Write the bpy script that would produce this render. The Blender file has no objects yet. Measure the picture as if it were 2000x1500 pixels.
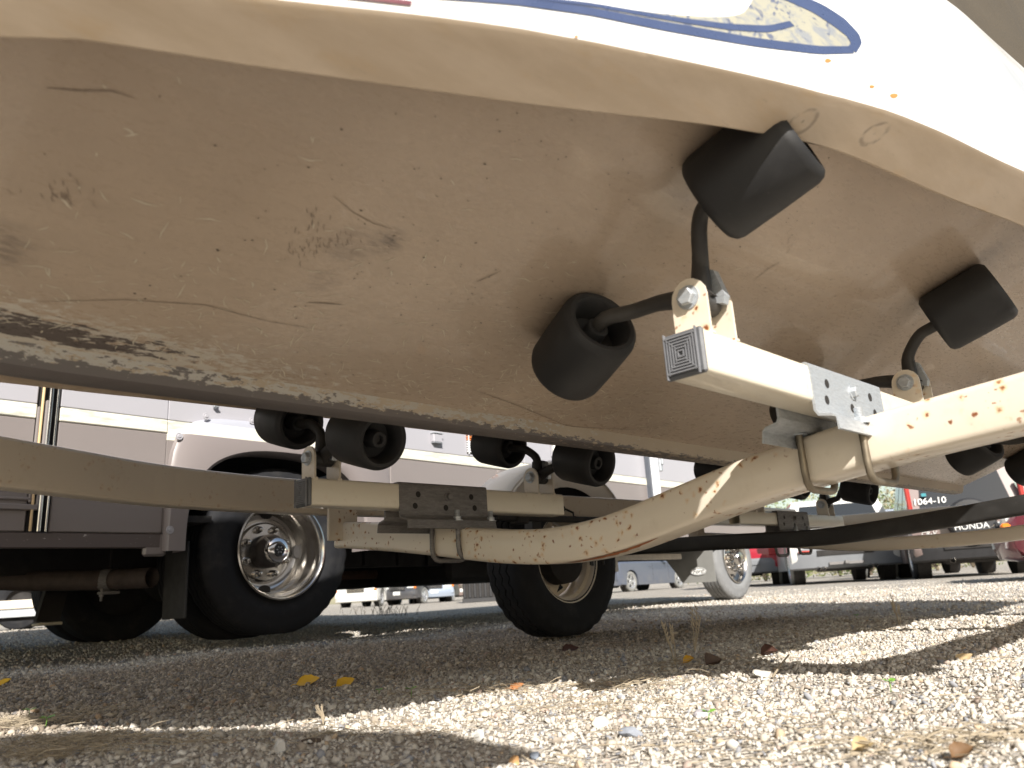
import bpy, math, random
import numpy as np
from mathutils import Vector, Matrix
rnd = random.Random(7)
S = bpy.context.scene
COL = S.collection
PI = math.pi

# ---------------------------------------------------------------- camera
ROLL, PITCH, EYE = math.atan(0.064), math.atan(407 / 1500), 0.20
F = Vector((0, math.cos(PITCH), math.sin(PITCH)))
R0 = Vector((1, 0, 0)); U0 = R0.cross(F)
RT = R0 * math.cos(ROLL) - U0 * math.sin(ROLL)
UP = R0 * math.sin(ROLL) + U0 * math.cos(ROLL)
cd = bpy.data.cameras.new('camera'); cam = bpy.data.objects.new('camera', cd); COL.objects.link(cam)
cd.sensor_width = 36; cd.lens = 27; cd.clip_start = 0.02; cd.clip_end = 1000
cam.matrix_world = Matrix(((RT.x, UP.x, -F.x, 0), (RT.y, UP.y, -F.y, 0), (RT.z, UP.z, -F.z, EYE), (0, 0, 0, 1)))
cd.dof.use_dof = True; cd.dof.focus_distance = 1.9; cd.dof.aperture_fstop = 6.0
S.camera = cam

# ---------------------------------------------------------------- light
SUN_TO = Vector((0.242, -1.52, 1.0)).normalized()
elev = math.asin(SUN_TO.z)
w = bpy.data.worlds.new('World'); S.world = w; w.use_nodes = True
nt = w.node_tree; nt.nodes.clear()
sky = nt.nodes.new('ShaderNodeTexSky'); sky.sky_type = 'NISHITA'; sky.sun_disc = False
sky.sun_elevation = elev; sky.sun_rotation = math.atan2(SUN_TO.x, SUN_TO.y)
bg = nt.nodes.new('ShaderNodeBackground'); bg.inputs['Strength'].default_value = 0.092
wo = nt.nodes.new('ShaderNodeOutputWorld')
wb = nt.nodes.new('ShaderNodeMix'); wb.data_type = 'RGBA'; wb.blend_type = 'MULTIPLY'; wb.inputs[0].default_value = 1.0; wb.inputs[7].default_value = (1.0, .90, .76, 1)   # white balance of the daylight
nt.links.new(sky.outputs[0], wb.inputs[6]); nt.links.new(wb.outputs[2], bg.inputs[0]); nt.links.new(bg.outputs[0], wo.inputs[0])
ld = bpy.data.lights.new('sun', 'SUN'); ld.energy = 4.6; ld.angle = math.radians(0.53); ld.color = (1.0, 0.95, 0.88)
lo = bpy.data.objects.new('sun', ld); COL.objects.link(lo)
lo.rotation_euler = (-SUN_TO).to_track_quat('-Z', 'Y').to_euler()
S.view_settings.view_transform = 'Standard'; S.view_settings.look = 'None'
S.view_settings.exposure = 0.88; S.view_settings.gamma = 1.0; S.view_settings.use_curve_mapping = False
S.cycles.max_bounces = 8; S.cycles.diffuse_bounces = 5; S.cycles.glossy_bounces = 4
S.cycles.sample_clamp_indirect = 6.0; S.cycles.use_denoising = True

# ---------------------------------------------------------------- mesh helpers
class MB:
    def __init__(s): s.v = []; s.f = []; s.sm = []
    def add(s, vs, fs, smooth=False):
        o = len(s.v); s.v += [tuple(p) for p in vs]
        s.f += [tuple(i + o for i in f) for f in fs]; s.sm += [smooth] * len(fs); return s
    def box(s, c, d, rot=None, bev=0.0):
        c = Vector(c); x, y, z = d[0] / 2, d[1] / 2, d[2] / 2
        b = min(bev, x * .9, y * .9, z * .9)
        if b <= 0:
            P = [(sx * x, sy * y, sz * z) for sz in (-1, 1) for sy in (-1, 1) for sx in (-1, 1)]
            Q = [(0, 2, 3, 1), (4, 5, 7, 6), (0, 1, 5, 4), (2, 6, 7, 3), (0, 4, 6, 2), (1, 3, 7, 5)]
        else:
            P = []; idx = {}
            for sx in (-1, 1):
                for sy in (-1, 1):
                    for sz in (-1, 1):
                        for ax in range(3):
                            q = [sx * (x - b), sy * (y - b), sz * (z - b)]
                            q[ax] = (sx * x, sy * y, sz * z)[ax]
                            idx[(sx, sy, sz, ax)] = len(P); P.append(tuple(q))
            Q = []
            for ax in range(3):
                o = [k for k in range(3) if k != ax]
                for sg in (-1, 1):
                    r = []
                    for a, c2 in ((-1, -1), (1, -1), (1, 1), (-1, 1)):
                        t = [0, 0, 0]; t[ax] = sg; t[o[0]] = a; t[o[1]] = c2; r.append(idx[(*t, ax)])
                    Q.append(tuple(r))
                # edges parallel to ax
                for a in (-1, 1):
                    for c2 in (-1, 1):
                        t1 = [0, 0, 0]; t1[ax] = -1; t1[o[0]] = a; t1[o[1]] = c2
                        t2 = list(t1); t2[ax] = 1
                        Q.append((idx[(*t1, o[0])], idx[(*t2, o[0])], idx[(*t2, o[1])], idx[(*t1, o[1])]))
            for sx in (-1, 1):
                for sy in (-1, 1):
                    for sz in (-1, 1):
                        Q.append(tuple(idx[(sx, sy, sz, a)] for a in range(3)))
        if rot is not None: P = [rot @ Vector(p) for p in P]
        return s.add([Vector(p) + c for p in P], Q)
    def sweep(s, prof, path, up=(0, 0, 1), cap=True, smooth=False, scales=None, closed=False):
        path = [Vector(p) for p in path]; n = len(prof); up = Vector(up); vs = []
        m = len(path)
        for i, p in enumerate(path):
            if closed: t = path[(i + 1) % m] - path[i - 1]
            else: t = (path[min(i + 1, m - 1)] - path[max(i - 1, 0)])
            t.normalize()
            a = up.cross(t)
            if a.length < 1e-4: a = Vector((1, 0, 0)).cross(t)
            a.normalize(); b = t.cross(a); k = scales[i] if scales else 1.0
            # miter compensation
            if 0 < i < m - 1 and not closed:
                t1 = (path[i] - path[i - 1]).normalized(); cc = max(.5, t.dot(t1))
            else: cc = 1.0
            for (u, q) in prof: vs.append(p + a * u * k + b * q * k / cc)
        fs = []
        rng = range(m) if closed else range(m - 1)
        for i in rng:
            j = (i + 1) % m
            for k in range(n):
                l = (k + 1) % n
                fs.append((i * n + k, j * n + k, j * n + l, i * n + l))
        s.add(vs, fs, smooth)
        if cap and not closed:
            s.add(vs[:n], [tuple(range(n))]); s.add(vs[-n:], [tuple(range(n - 1, -1, -1))])
        return s
    def tube(s, path, r, n=10, cap=True, scales=None, closed=False):
        return s.sweep([(r * math.cos(2 * PI * k / n), r * math.sin(2 * PI * k / n)) for k in range(n)], path, cap=cap, smooth=True, scales=scales, closed=closed, up=(0.013, 0.021, 1))
    def lathe(s, prof, c, axis, n=32, smooth=True, twist=0.0):
        c = Vector(c); ax = Vector(axis).normalized()
        a = ax.cross(Vector((0, 0, 1)));
        if a.length < 1e-3: a = ax.cross(Vector((1, 0, 0)))
        a.normalize(); b = ax.cross(a); vs = []
        for (x, r) in prof:
            for k in range(n):
                th = 2 * PI * k / n + twist
                vs.append(c + ax * x + (a * math.cos(th) + b * math.sin(th)) * r)
        fs = []
        for i in range(len(prof) - 1):
            for k in range(n):
                l = (k + 1) % n; fs.append((i * n + k, i * n + l, (i + 1) * n + l, (i + 1) * n + k))
        return s.add(vs, fs, smooth)
    def disc(s, c, axis, r, n=24, r0=0.0):
        if r0 > 0: return s.lathe([(0, r0), (0, r)], c, axis, n, False)
        c = Vector(c); ax = Vector(axis).normalized(); a = ax.cross(Vector((0, 0, 1)))
        if a.length < 1e-3: a = ax.cross(Vector((1, 0, 0)))
        a.normalize(); b = ax.cross(a)
        return s.add([c + (a * math.cos(2 * PI * k / n) + b * math.sin(2 * PI * k / n)) * r for k in range(n)], [tuple(range(n))])
    def prism(s, pts, d, smooth=False):
        """polygon (3D pts) extruded by vector d"""
        d = Vector(d); n = len(pts); P = [Vector(p) for p in pts]
        s.add(P + [p + d for p in P], [tuple(range(n)), tuple(range(2 * n - 1, n - 1, -1))])
        return s.add(P + [p + d for p in P], [(k, (k + 1) % n, n + (k + 1) % n, n + k) for k in range(n)], smooth)
    def grid(s, rows, smooth=True, flip=False):
        n = len(rows[0]); vs = [p for r in rows for p in r]; fs = []
        for i in range(len(rows) - 1):
            for j in range(n - 1):
                q = (i * n + j, i * n + j + 1, (i + 1) * n + j + 1, (i + 1) * n + j)
                fs.append(q[::-1] if flip else q)
        return s.add(vs, fs, smooth)

def rrect(w, h, r=0.006, n=2):
    P = []
    for cx, cy, a0 in ((w / 2 - r, h / 2 - r, 0), (-w / 2 + r, h / 2 - r, 90), (-w / 2 + r, -h / 2 + r, 180), (w / 2 - r, -h / 2 + r, 270)):
        for k in range(n + 1):
            a = math.radians(a0 + 90 * k / n); P.append((cx + r * math.cos(a), cy + r * math.sin(a)))
    return P

def obj(name, mb, mat, parent=None, off=None, label=None):
    me = bpy.data.meshes.new(name)
    o = bpy.data.objects.new(name, me); COL.objects.link(o)
    if off is None: off = parent.get('_off', (0, 0, 0)) if parent is not None else (0, 0, 0)
    V = [(p[0] - off[0], p[1] - off[1], p[2] - off[2]) for p in mb.v]
    me.from_pydata(V, [], mb.f); me.polygons.foreach_set('use_smooth', mb.sm)
    me.update()
    # weld + consistent normals
    import bmesh
    if len(mb.v) < 60000:
        bm = bmesh.new(); bm.from_mesh(me)
        bmesh.ops.remove_doubles(bm, verts=bm.verts, dist=1e-5)
        bmesh.ops.recalc_face_normals(bm, faces=bm.faces)
        if any(mb.sm):
            for e in bm.edges:
                if len(e.link_faces) == 2 and e.calc_face_angle(0) > math.radians(38): e.smooth = False
        bm.to_mesh(me); bm.free()
    if mat is not None: me.materials.append(mat)
    if parent is not None: o.parent = parent; o['_off'] = tuple(off)
    if label: o['label'] = label
    return o

def each(name, mbs, mat, parent):
    return [obj(name, q, mat, parent) for q in mbs]
def thing(name, label, cat, loc=(0, 0, 0), rotz=0.0, group=None, off=(0, 0, 0)):
    o = bpy.data.objects.new(name, None); COL.objects.link(o); o.empty_display_size = .1
    o.location = loc; o.rotation_euler = (0, 0, rotz); o['label'] = label; o['category'] = cat; o['_off'] = tuple(off)
    if group: o['group'] = group
    return o
def tag(o, label=None, cat=None, group=None, kind=None):
    if label: o['label'] = label
    if cat: o['category'] = cat
    if group: o['group'] = group
    if kind: o['kind'] = kind
    return o

# trailer frame: U along the trailer (away to the right), V across it (away to the left)
AZ = math.radians(45.2)
dU = Vector((math.sin(AZ), math.cos(AZ), 0)); dV = Vector((-math.cos(AZ), math.sin(AZ), 0))
def W(u, v, z=0.0): return dU * u + dV * v + Vector((0, 0, z))
ROT_T = PI / 2 - AZ
def ray(px, py): return F + RT * ((px - 1000) / 1500) - UP * ((py - 750) / 1500)
def depth_pos(px, py, d):
    """world point seen at photo pixel (px, py), d metres in front of the lens"""
    return Vector((0, 0, EYE)) + ray(px, py) * d
def ground_at(px, d):
    r = ray(px, 1158 - .064 * (px - 1000)); k = d / r.dot(F); return Vector((r.x * k, r.y * k, 0))

# ---------------------------------------------------------------- materials
class N:
    def __init__(s, name):
        s.m = bpy.data.materials.new(name); s.m.use_nodes = True; s.t = s.m.node_tree; s.t.nodes.clear()
        s.out = s.t.nodes.new('ShaderNodeOutputMaterial'); s.b = s.t.nodes.new('ShaderNodeBsdfPrincipled')
        s.t.links.new(s.b.outputs[0], s.out.inputs[0])
    def n(s, typ, **kw):
        nd = s.t.nodes.new(typ)
        for k, v in kw.items():
            if k.startswith('_'): setattr(nd, k[1:], v)
            else:
                key = k.replace('_', ' ')
                i = nd.inputs[key] if key in nd.inputs else nd.inputs[k]
                s.set(i, v)
        return nd
    def set(s, i, v):
        if isinstance(v, bpy.types.NodeSocket): s.t.links.new(v, i)
        elif isinstance(v, (tuple, list)) and len(v) == 3 and i.type == 'RGBA': i.default_value = (*v, 1)
        else: i.default_value = v
    def coord(s, kind='Object'): return s.n('ShaderNodeTexCoord').outputs[kind]
    def mapn(s, vec, scale=(1, 1, 1), loc=(0, 0, 0), rot=(0, 0, 0)):
        nd = s.t.nodes.new('ShaderNodeMapping'); s.set(nd.inputs[0], vec); nd.inputs['Scale'].default_value = scale
        nd.inputs['Location'].default_value = loc; nd.inputs['Rotation'].default_value = rot; return nd.outputs[0]
    def noise(s, vec, scale=5, detail=4, rough=.55, out=0, dist=0.0):
        nd = s.t.nodes.new('ShaderNodeTexNoise'); s.set(nd.inputs['Vector'], vec); nd.inputs['Scale'].default_value = scale
        nd.inputs['Detail'].default_value = detail; nd.inputs['Roughness'].default_value = rough; nd.inputs['Distortion'].default_value = dist
        return nd.outputs[out]
    def voro(s, vec, scale=5, feat='F1', out='Distance', rand=1.0):
        nd = s.t.nodes.new('ShaderNodeTexVoronoi'); nd.feature = feat; s.set(nd.inputs['Vector'], vec)
        nd.inputs['Scale'].default_value = scale; nd.inputs['Randomness'].default_value = rand; return nd.outputs[out]
    def ramp(s, fac, a, b, ca=0.0, cb=1.0):
        nd = s.t.nodes.new('ShaderNodeMapRange'); s.set(nd.inputs[0], fac)
        for i, v in zip((1, 2, 3, 4), (a, b, ca, cb)): nd.inputs[i].default_value = v
        nd.interpolation_type = 'SMOOTHSTEP'
        return nd.outputs[0]
    def mix(s, fac, a, b, mode='MIX'):
        nd = s.t.nodes.new('ShaderNodeMix'); nd.data_type = 'RGBA'; nd.blend_type = mode
        s.set(nd.inputs[0], fac); s.set(nd.inputs[6], a); s.set(nd.inputs[7], b); return nd.outputs[2]
    def math(s, op, a, b=0.0, clamp=False):
        nd = s.t.nodes.new('ShaderNodeMath'); nd.operation = op; nd.use_clamp = clamp; s.set(nd.inputs[0], a); s.set(nd.inputs[1], b); return nd.outputs[0]
    def bump(s, h, strength=.3, dist=.01):
        nd = s.t.nodes.new('ShaderNodeBump'); nd.inputs['Strength'].default_value = strength; nd.inputs['Distance'].default_value = dist
        s.set(nd.inputs['Height'], h); s.t.links.new(nd.outputs[0], s.b.inputs['Normal'])
    def sep(s, vec):
        nd = s.t.nodes.new('ShaderNodeSeparateXYZ'); s.set(nd.inputs[0], vec); return nd.outputs
    def base(s, c=None, rough=None, metal=None, spec=None, coat=None):
        if c is not None: s.set(s.b.inputs['Base Color'], c)
        if rough is not None: s.set(s.b.inputs['Roughness'], rough)
        if metal is not None: s.set(s.b.inputs['Metallic'], metal)
        if spec is not None: s.set(s.b.inputs['Specular IOR Level'], spec)
        if coat is not None: s.set(s.b.inputs['Coat Weight'], coat)
        return s.m

def simple(name, c, rough=.5, metal=0.0, var=.15, scale=12, bump=0.0, bscale=60, spec=None, coat=None, shade_dirt=None):
    n = N(name); co = n.coord()
    nz = n.noise(co, scale, 5)
    c2 = tuple(x * (1 - var) for x in c); c3 = tuple(min(1, x * (1 + var)) for x in c)
    col = n.mix(nz, c2, c3)
    if shade_dirt:
        col = n.mix(n.ramp(n.noise(co, scale * 2.3, 6, .7), .5, .72, 0, shade_dirt[1]), col, shade_dirt[0])
    if bump: n.bump(n.noise(co, bscale, 4), bump, .004)
    r = n.ramp(n.noise(co, scale * 1.7, 3), .2, .8, max(.02, rough - .08), min(1, rough + .1))
    return n.base(col, r, metal, spec, coat)
# ---------------------------------------------------------------- shared materials
def mat_hull():
    n = N('aged_gelcoat'); co = n.coord(); x, y, z = n.sep(co)[:3]
    big = n.noise(n.mapn(co, (1.2, 1.6, 1.6)), 1.6, 4)
    c = n.mix(n.ramp(big, .3, .7), (.37, .290, .220), (.475, .378, .288))
    c = n.mix(n.ramp(n.noise(n.mapn(co, (2, 7, 7)), 2.2, 6, .65), .45, .75, 0, .2), c, (.33, .265, .20))
    # faint straight rub lines left by loading
    st = n.noise(n.mapn(co, (1.0, 26, 26), rot=(0, 0, .22)), 1.5, 3, .5)
    c = n.mix(n.ramp(st, .70, .74, 0, .12), c, (.25, .19, .14))
    # pin holes and specks
    v = n.voro(co, 46); sz = n.noise(co, 5, 2)
    c = n.mix(n.math('MULTIPLY', n.ramp(v, .05, .10, 1, 0), n.ramp(sz, .58, .66)), c, (.07, .05, .04))
    # wear toward the keel and the bow: whitened scrapes, then bare dark patches
    near = n.ramp(y, -.15, -.03); fore = n.ramp(x, -.55, -1.5)
    k = n.math('MULTIPLY', near, fore)
    f1 = n.noise(n.mapn(co, (16, 46, 46), rot=(0, 0, .10)), 2.6, 9, .72)
    white = n.ramp(n.math('ADD', f1, n.math('MULTIPLY', k, .30)), .70, .725)
    c = n.mix(n.math('MULTIPLY', white, .85), c, (.56, .52, .45))
    band = n.math('MULTIPLY', n.ramp(y, -.085, -.045), n.ramp(y, -.012, -.026))
    f2 = n.noise(n.mapn(co, (13, 48, 48), loc=(3, 1, 0)), 2.6, 9, .72)
    dk = n.ramp(n.math('ADD', f2, n.math('MULTIPLY', n.math('MULTIPLY', band, n.ramp(x, -1.0, -1.42)), .30)), .70, .715)
    def spot(px, py, r, amt, c_, ang=0.0, sx=1.0):
        q = n.mapn(co, (1 / r * sx, 1 / r, 0), loc=(-px / r * sx, -py / r, 0)); L = n.t.nodes.new('ShaderNodeVectorMath'); L.operation = 'LENGTH'; n.set(L.inputs[0], q)
        nz_ = n.noise(n.mapn(co, (30, 140, 140), rot=(0, 0, ang)), 1.0, 6, .7)
        return n.mix(n.math('MULTIPLY', n.ramp(L.outputs['Value'], 1.0, .25), n.ramp(nz_, .38, .62, .15 * amt, amt)), c, c_)
    c = spot(-1.075, -.325, .032, .75, (.12, .095, .08), 1.1)
    c = spot(-1.115, -.300, .045, .45, (.17, .13, .11), 1.1)
    c = spot(-1.115, -.235, .03, .4, (.17, .13, .11), 1.1)
    c = spot(-1.46, -.165, .05, .6, (.13, .105, .09), 1.1)
    c = spot(.075, -.735, .05, .5, (.16, .12, .1), .4)
    c = n.mix(dk, c, (.115, .095, .085))
    n.bump(n.noise(co, 130, 3), .04, .003)
    return n.base(c, n.ramp(f1, .3, .7, .22, .40), 0, .5, .25)
def mat_keel():
    n = N('worn_keel'); co = n.coord(); x, y, z = n.sep(co)[:3]
    f = n.noise(n.mapn(co, (18, 50, 50)), 2.6, 9, .72)
    c = n.mix(n.ramp(n.noise(co, 3, 4), .3, .7), (.33, .27, .2), (.40, .33, .25))
    low = n.ramp(z, .024, .0)
    w_ = n.ramp(n.math('ADD', f, n.math('MULTIPLY', n.ramp(x, .2, -1.2), .17)), .62, .65)
    c = n.mix(w_, c, (.40, .375, .34))
    d = n.ramp(n.math('ADD', n.noise(n.mapn(co, (15, 44, 44), loc=(1, 2, 3)), 3, 9, .7), n.math('ADD', n.math('MULTIPLY', low, .30), n.ramp(x, .6, -1.5, -.12, .16))), .70, .73)
    c = n.mix(d, c, (.12, .105, .10))
    n.bump(f, .2, .004)
    return n.base(c, .45, 0, .4)
def mat_chine():
    n = N('stained_chine'); co = n.coord()
    a = n.noise(n.mapn(co, (2.2, 9, 9)), 2.2, 7, .66)
    c = n.mix(n.ramp(a, .32, .7), (.51, .405, .295), (.61, .50, .385))
    b = n.noise(n.mapn(co, (3, 8, 8), loc=(5, 2, 1)), 2.6, 7, .7)
    c = n.mix(n.ramp(b, .52, .72, 0, .55), c, (.54, .39, .23))
    d = n.noise(n.mapn(co, (4, 18, 18), loc=(2, 7, 1)), 3.2, 8, .75)
    c = n.mix(n.ramp(d, .60, .76, 0, .6), c, (.25, .19, .13))
    for px, py in ((-.745, -.735), (-.62, -.775)):
        q = n.mapn(co, (1, 1, 0), loc=(-px, -py, 0)); L = n.t.nodes.new('ShaderNodeVectorMath'); L.operation = 'LENGTH'; n.set(L.inputs[0], q)
        r_ = L.outputs['Value']; ring = n.math('MULTIPLY', n.ramp(r_, .012, .017), n.ramp(r_, .022, .018))
        c = n.mix(n.math('MULTIPLY', n.math('ADD', ring, n.ramp(r_, .003, .0015)), n.ramp(n.noise(co, 60, 4), .35, .6, 0, .6)), c, (.16, .12, .09))
    return n.base(c, .35, 0, .5, .2)
def mat_cream(rust=1.0, name='cream_paint', base=(.71, .635, .525)):
    n = N(name); co = n.coord()
    c = n.mix(n.noise(co, 4, 4), tuple(v * .9 for v in base), base)
    c = n.mix(n.ramp(n.noise(co, 16, 6, .7), .52, .8, 0, .35), c, (.45, .38, .28))
    wob = n.noise(co, 60, 3, out=1)
    cv = n.mix(.02, co, wob, 'ADD')
    v = n.voro(cv, 46); m = n.noise(co, 9, 3)
    r1 = n.math('MULTIPLY', n.ramp(v, .08, .24, 1, 0), n.ramp(m, .53 - .09 * rust, .56 - .09 * rust))
    v2 = n.voro(cv, 62); r2 = n.math('MULTIPLY', n.ramp(v2, .10, .22, 1, 0), n.ramp(m, .49, .54))
    halo = n.math('MULTIPLY', n.ramp(v, .1, .42, 1, 0), n.ramp(m, .54 - .06 * rust, .58 - .06 * rust))
    c = n.mix(n.math('MULTIPLY', halo, .6 * rust), c, (.62, .36, .12))
    c = n.mix(n.math('MULTIPLY', r1, rust), c, (.20, .065, .02))
    c = n.mix(n.math('MULTIPLY', r2, .8 * rust), c, (.28, .12, .045))
    n.bump(n.noise(co, 45, 3), .05, .004)
    return n.base(c, .33, 0, .5, .3)
def mat_rubber(name='black_rubber', c=(.018, .018, .019), rough=.55):
    n = N(name); co = n.coord()
    a = n.noise(co, 7, 5, .65)
    col = n.mix(n.ramp(a, .4, .75, 0, .5), c, tuple(min(1, v * 2.4 + .008) for v in c))
    d = n.noise(n.mapn(co, (1, 1, 1)), 60, 5, .7)
    col = n.mix(n.ramp(d, .62, .78, 0, .35), col, (.10, .095, .085))
    n.bump(n.noise(co, 180, 3), .08, .002)
    return n.base(col, n.ramp(a, .2, .8, rough - .12, rough + .15), 0, .35)
def mat_tyre():
    n = N('tyre_rubber'); co = n.coord()
    a = n.noise(co, 9, 6, .7)
    col = n.mix(n.ramp(a, .45, .8, 0, .6), (.014, .0145, .017), (.045, .043, .04))
    n.bump(n.noise(co, 120, 4), .15, .003)
    return n.base(col, .75, 0, .25)
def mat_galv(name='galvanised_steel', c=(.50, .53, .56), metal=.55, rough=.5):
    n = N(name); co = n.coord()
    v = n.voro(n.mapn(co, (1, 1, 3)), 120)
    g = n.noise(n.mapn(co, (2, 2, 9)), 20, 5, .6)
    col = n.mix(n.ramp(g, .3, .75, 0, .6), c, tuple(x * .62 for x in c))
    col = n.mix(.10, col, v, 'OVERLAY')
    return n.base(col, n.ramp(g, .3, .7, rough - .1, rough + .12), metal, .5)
def mat_chrome():
    n = N('polished_steel'); co = n.coord()
    g = n.noise(co, 14, 4, .55)
    return n.base(n.mix(n.ramp(g, .45, .8, 0, .3), (.62, .60, .57), (.34, .30, .26)), n.ramp(g, .35, .75, .15, .26), 1.0)
def mat_paint(name, c, rough=.3, var=.06, dust=.25):
    n = N(name); co = n.coord(); z = n.sep(co)[2]
    col = n.mix(n.noise(co, 2, 3), tuple(v * (1 - var) for v in c), c)
    col = n.mix(n.math('MULTIPLY', n.ramp(z, .75, .2), n.ramp(n.noise(co, 6, 6, .7), .35, .8, 0, dust)), col, (.30, .26, .20))
    return n.base(col, rough, 0, .5, .6)
def mat_glass(name='car_glass', c=(.02, .025, .03)):
    n = N(name); n.b.inputs['IOR'].default_value = 1.5
    return n.base(c, .04, 0, .8)
M = dict(
    hull=mat_hull(), keel=mat_keel(), chine=mat_chine(),
    cream=mat_cream(1.0), cream_clean=mat_cream(.12, 'cream_paint_clean'), cream_rail=mat_cream(.25, 'cream_rail_paint', (.66, .585, .48)),
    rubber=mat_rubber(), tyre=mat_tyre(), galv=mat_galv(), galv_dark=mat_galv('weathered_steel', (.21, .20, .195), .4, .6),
    chrome=mat_chrome(), axle=mat_rubber('black_axle_paint', (.022, .021, .02), .5),
    cap=simple('ribbed_plastic', (.10, .105, .115), .5, var=.3, scale=40),
    gel_white=simple('white_gelcoat', (.78, .78, .76), .22, var=.03, scale=3, coat=.4),
    brass=simple('yellow_zinc', (.24, .205, .155), .42, .75, .4, 30),
    dark=simple('dark_underside', (.02, .018, .017), .8, var=.5, scale=9),
    rusty=simple('rusty_metal', (.13, .075, .05), .8, .2, .45, 22, bump=.3),
    rust=simple('rust_crust', (.30, .10, .03), .85, 0, .5, 40, bump=.3),
    canvas=simple('tan_canvas', (.060, .048, .032), .85, var=.2, scale=5, bump=.3, bscale=300),
    blue=simple('blue_graphic', (.055, .075, .15), .3, var=.2, scale=18, coat=.3),
    maroon_g=simple('maroon_graphic', (.12, .03, .04), .3, coat=.3),
    marble=None,
    glass=mat_glass(), black_plastic=simple('black_plastic', (.022, .022, .024), .5, var=.3),
    grey_plastic=simple('grey_plastic', (.19, .20, .215), .55, var=.15, scale=4),
    red_lens=simple('red_lens', (.35, .02, .02), .2, coat=.6), amber=simple('amber_lens', (.75, .20, .02), .2, coat=.6),
    white_print=simple('white_print', (.75, .75, .73), .5, var=.02), plate=simple('number_plate', (.6, .62, .6), .4),
    alloy=simple('alloy_wheel', (.62, .63, .65), .28, .75, .1), mudflap=simple('dusty_mudflap', (.20, .20, .19), .75, var=.2, scale=8, bump=.1),
)
def mat_marble():
    n = N('marbled_graphic'); co = n.coord()
    f = n.noise(n.mapn(co, (1, 1, 1)), 26, 6, .7, dist=1.6)
    c = n.mix(n.ramp(f, .44, .60), (.36, .345, .27), (.25, .26, .27))
    c = n.mix(n.ramp(n.noise(co, 30, 4, .6, dist=2.0), .56, .64, 0, .8), c, (.07, .09, .17))
    return n.base(c, .3, 0, .5, .3)
M['marble'] = mat_marble()
# ---------------------------------------------------------------- boat
def smi(xs, ys, x, w_=.10):
    return sum(float(np.interp(x + d * w_, xs, ys)) for d in (-1, -.5, 0, .5, 1)) / 5
CU = [-.30, -.20, -.11, -.02, .08, .163, .258, .368, .498, .648, .752, .864, .933, 1.043, 1.27, 1.542, 2.4, 3.0, 3.9]
CV = [1.05, .9, .80, .71, .613, .584, .553, .517, .475, .422, .385, .353, .333, .317, .286, .241, .185, .168, .163]
LIP = .05
KV = 1.08
def chine_v(u): return smi(CU, CV, u, .05)
def keel_z(u): return float(np.interp(u, [-.35, -.30, -.20, -.12, -.02, .08, .25], [1.12, .98, .76, .63, .54, .505, .5]))
def bottom_z(u, v, far=False):
    kz = keel_z(u) + .030
    if far: return kz + .305 * max(0, v - KV - .028)
    k = min(1, max(0, (1.5 - u) / .5)); k = k * k * (3 - 2 * k)
    return kz + .358 * max(0, KV - .028 - v) + .68 * k * max(0, .62 - v) ** 2
def lip_z(u, v): return keel_z(u) + .030 + .358 * max(0, KV - .028 - v)
def strip_w(u): return float(np.interp(u, [-.30, -.15, .07, .237, .345, .433, .515, .603, .742, .839, .924, 1.09, 1.33, 3.9], [.0, .045, .055, .066, .08, .088, .088, .083, .073, .070, .070, .080, .085, .088]))
def guard_v(u): return chine_v(u) - strip_w(u) + float(np.interp(u, [-.31, 0, 1.2, 1.7, 2.2, 3.8], [.0, .08, .115, .095, .07, .06]))
US = list(np.linspace(-.30, .0, 10)) + list(np.linspace(.05, 1.9, 48)) + list(np.linspace(2.0, 3.80, 22))
OB = (1.6, 1.06, .5)
boat = thing('motorboat', 'white motorboat with scuffed tan bottom resting on the roller trailer', 'boat', W(1.6, 1.06, .5), ROT_T, off=OB)
def P(u, v, z): return (u, v, z)
m = MB()
m.grid([[P(u, KV - .028 + (chine_v(u) - KV + .028) * t, bottom_z(u, KV - .028 + (chine_v(u) - KV + .028) * t) + (-.004 * math.sin(PI * t))) for t in np.linspace(0, 1, 12)] for u in US])
m.grid([[P(u, KV + .028 + (KV - chine_v(u) - .028) * t, bottom_z(u, KV + .028 + (KV - chine_v(u) - .028) * t, True)) for t in np.linspace(0, 1, 6)] for u in US], flip=True)
obj('hull_bottom', m, M['hull'], boat)
m = MB()
kp = [(.034, .034), (.030, .018), (.025, .004), (.017, 0), (-.017, 0), (-.025, .004), (-.030, .018), (-.034, .034)]
m.grid([[P(u, KV + a, keel_z(u) + b) for a, b in kp] for u in US]); m.add([P(3.80, KV + a, keel_z(3.8) + b) for a, b in kp], [tuple(range(8))])
obj('keel', m, M['keel'], boat)
def chine_rows(sg):
    rows = []
    for u in US:
        cv = chine_v(u); w_ = strip_w(u); z = lip_z(u, cv); zh = bottom_z(u, cv) - z
        pr = [(-.012, zh + .004), (-.004, -LIP * .6), (.0, -LIP), (.006, -LIP - .003), (w_ * .55, -LIP + .010), (w_ - .014, -LIP + .014), (w_ - .005, -LIP + .017), (w_, -LIP + .022)]
        if sg > 0: rows.append([P(u, cv - a, z + b) for a, b in pr])
        else: rows.append([P(u, 2 * KV - cv + a, bottom_z(u, 2 * KV - cv, True) + b) for a, b in pr])
    return rows
m = MB(); m.grid(chine_rows(1)); obj('chine', m, M['chine'], boat)
m = MB(); m.grid(chine_rows(-1)); obj('chine', m, M['chine'], boat)
ZG = 1.25
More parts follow.
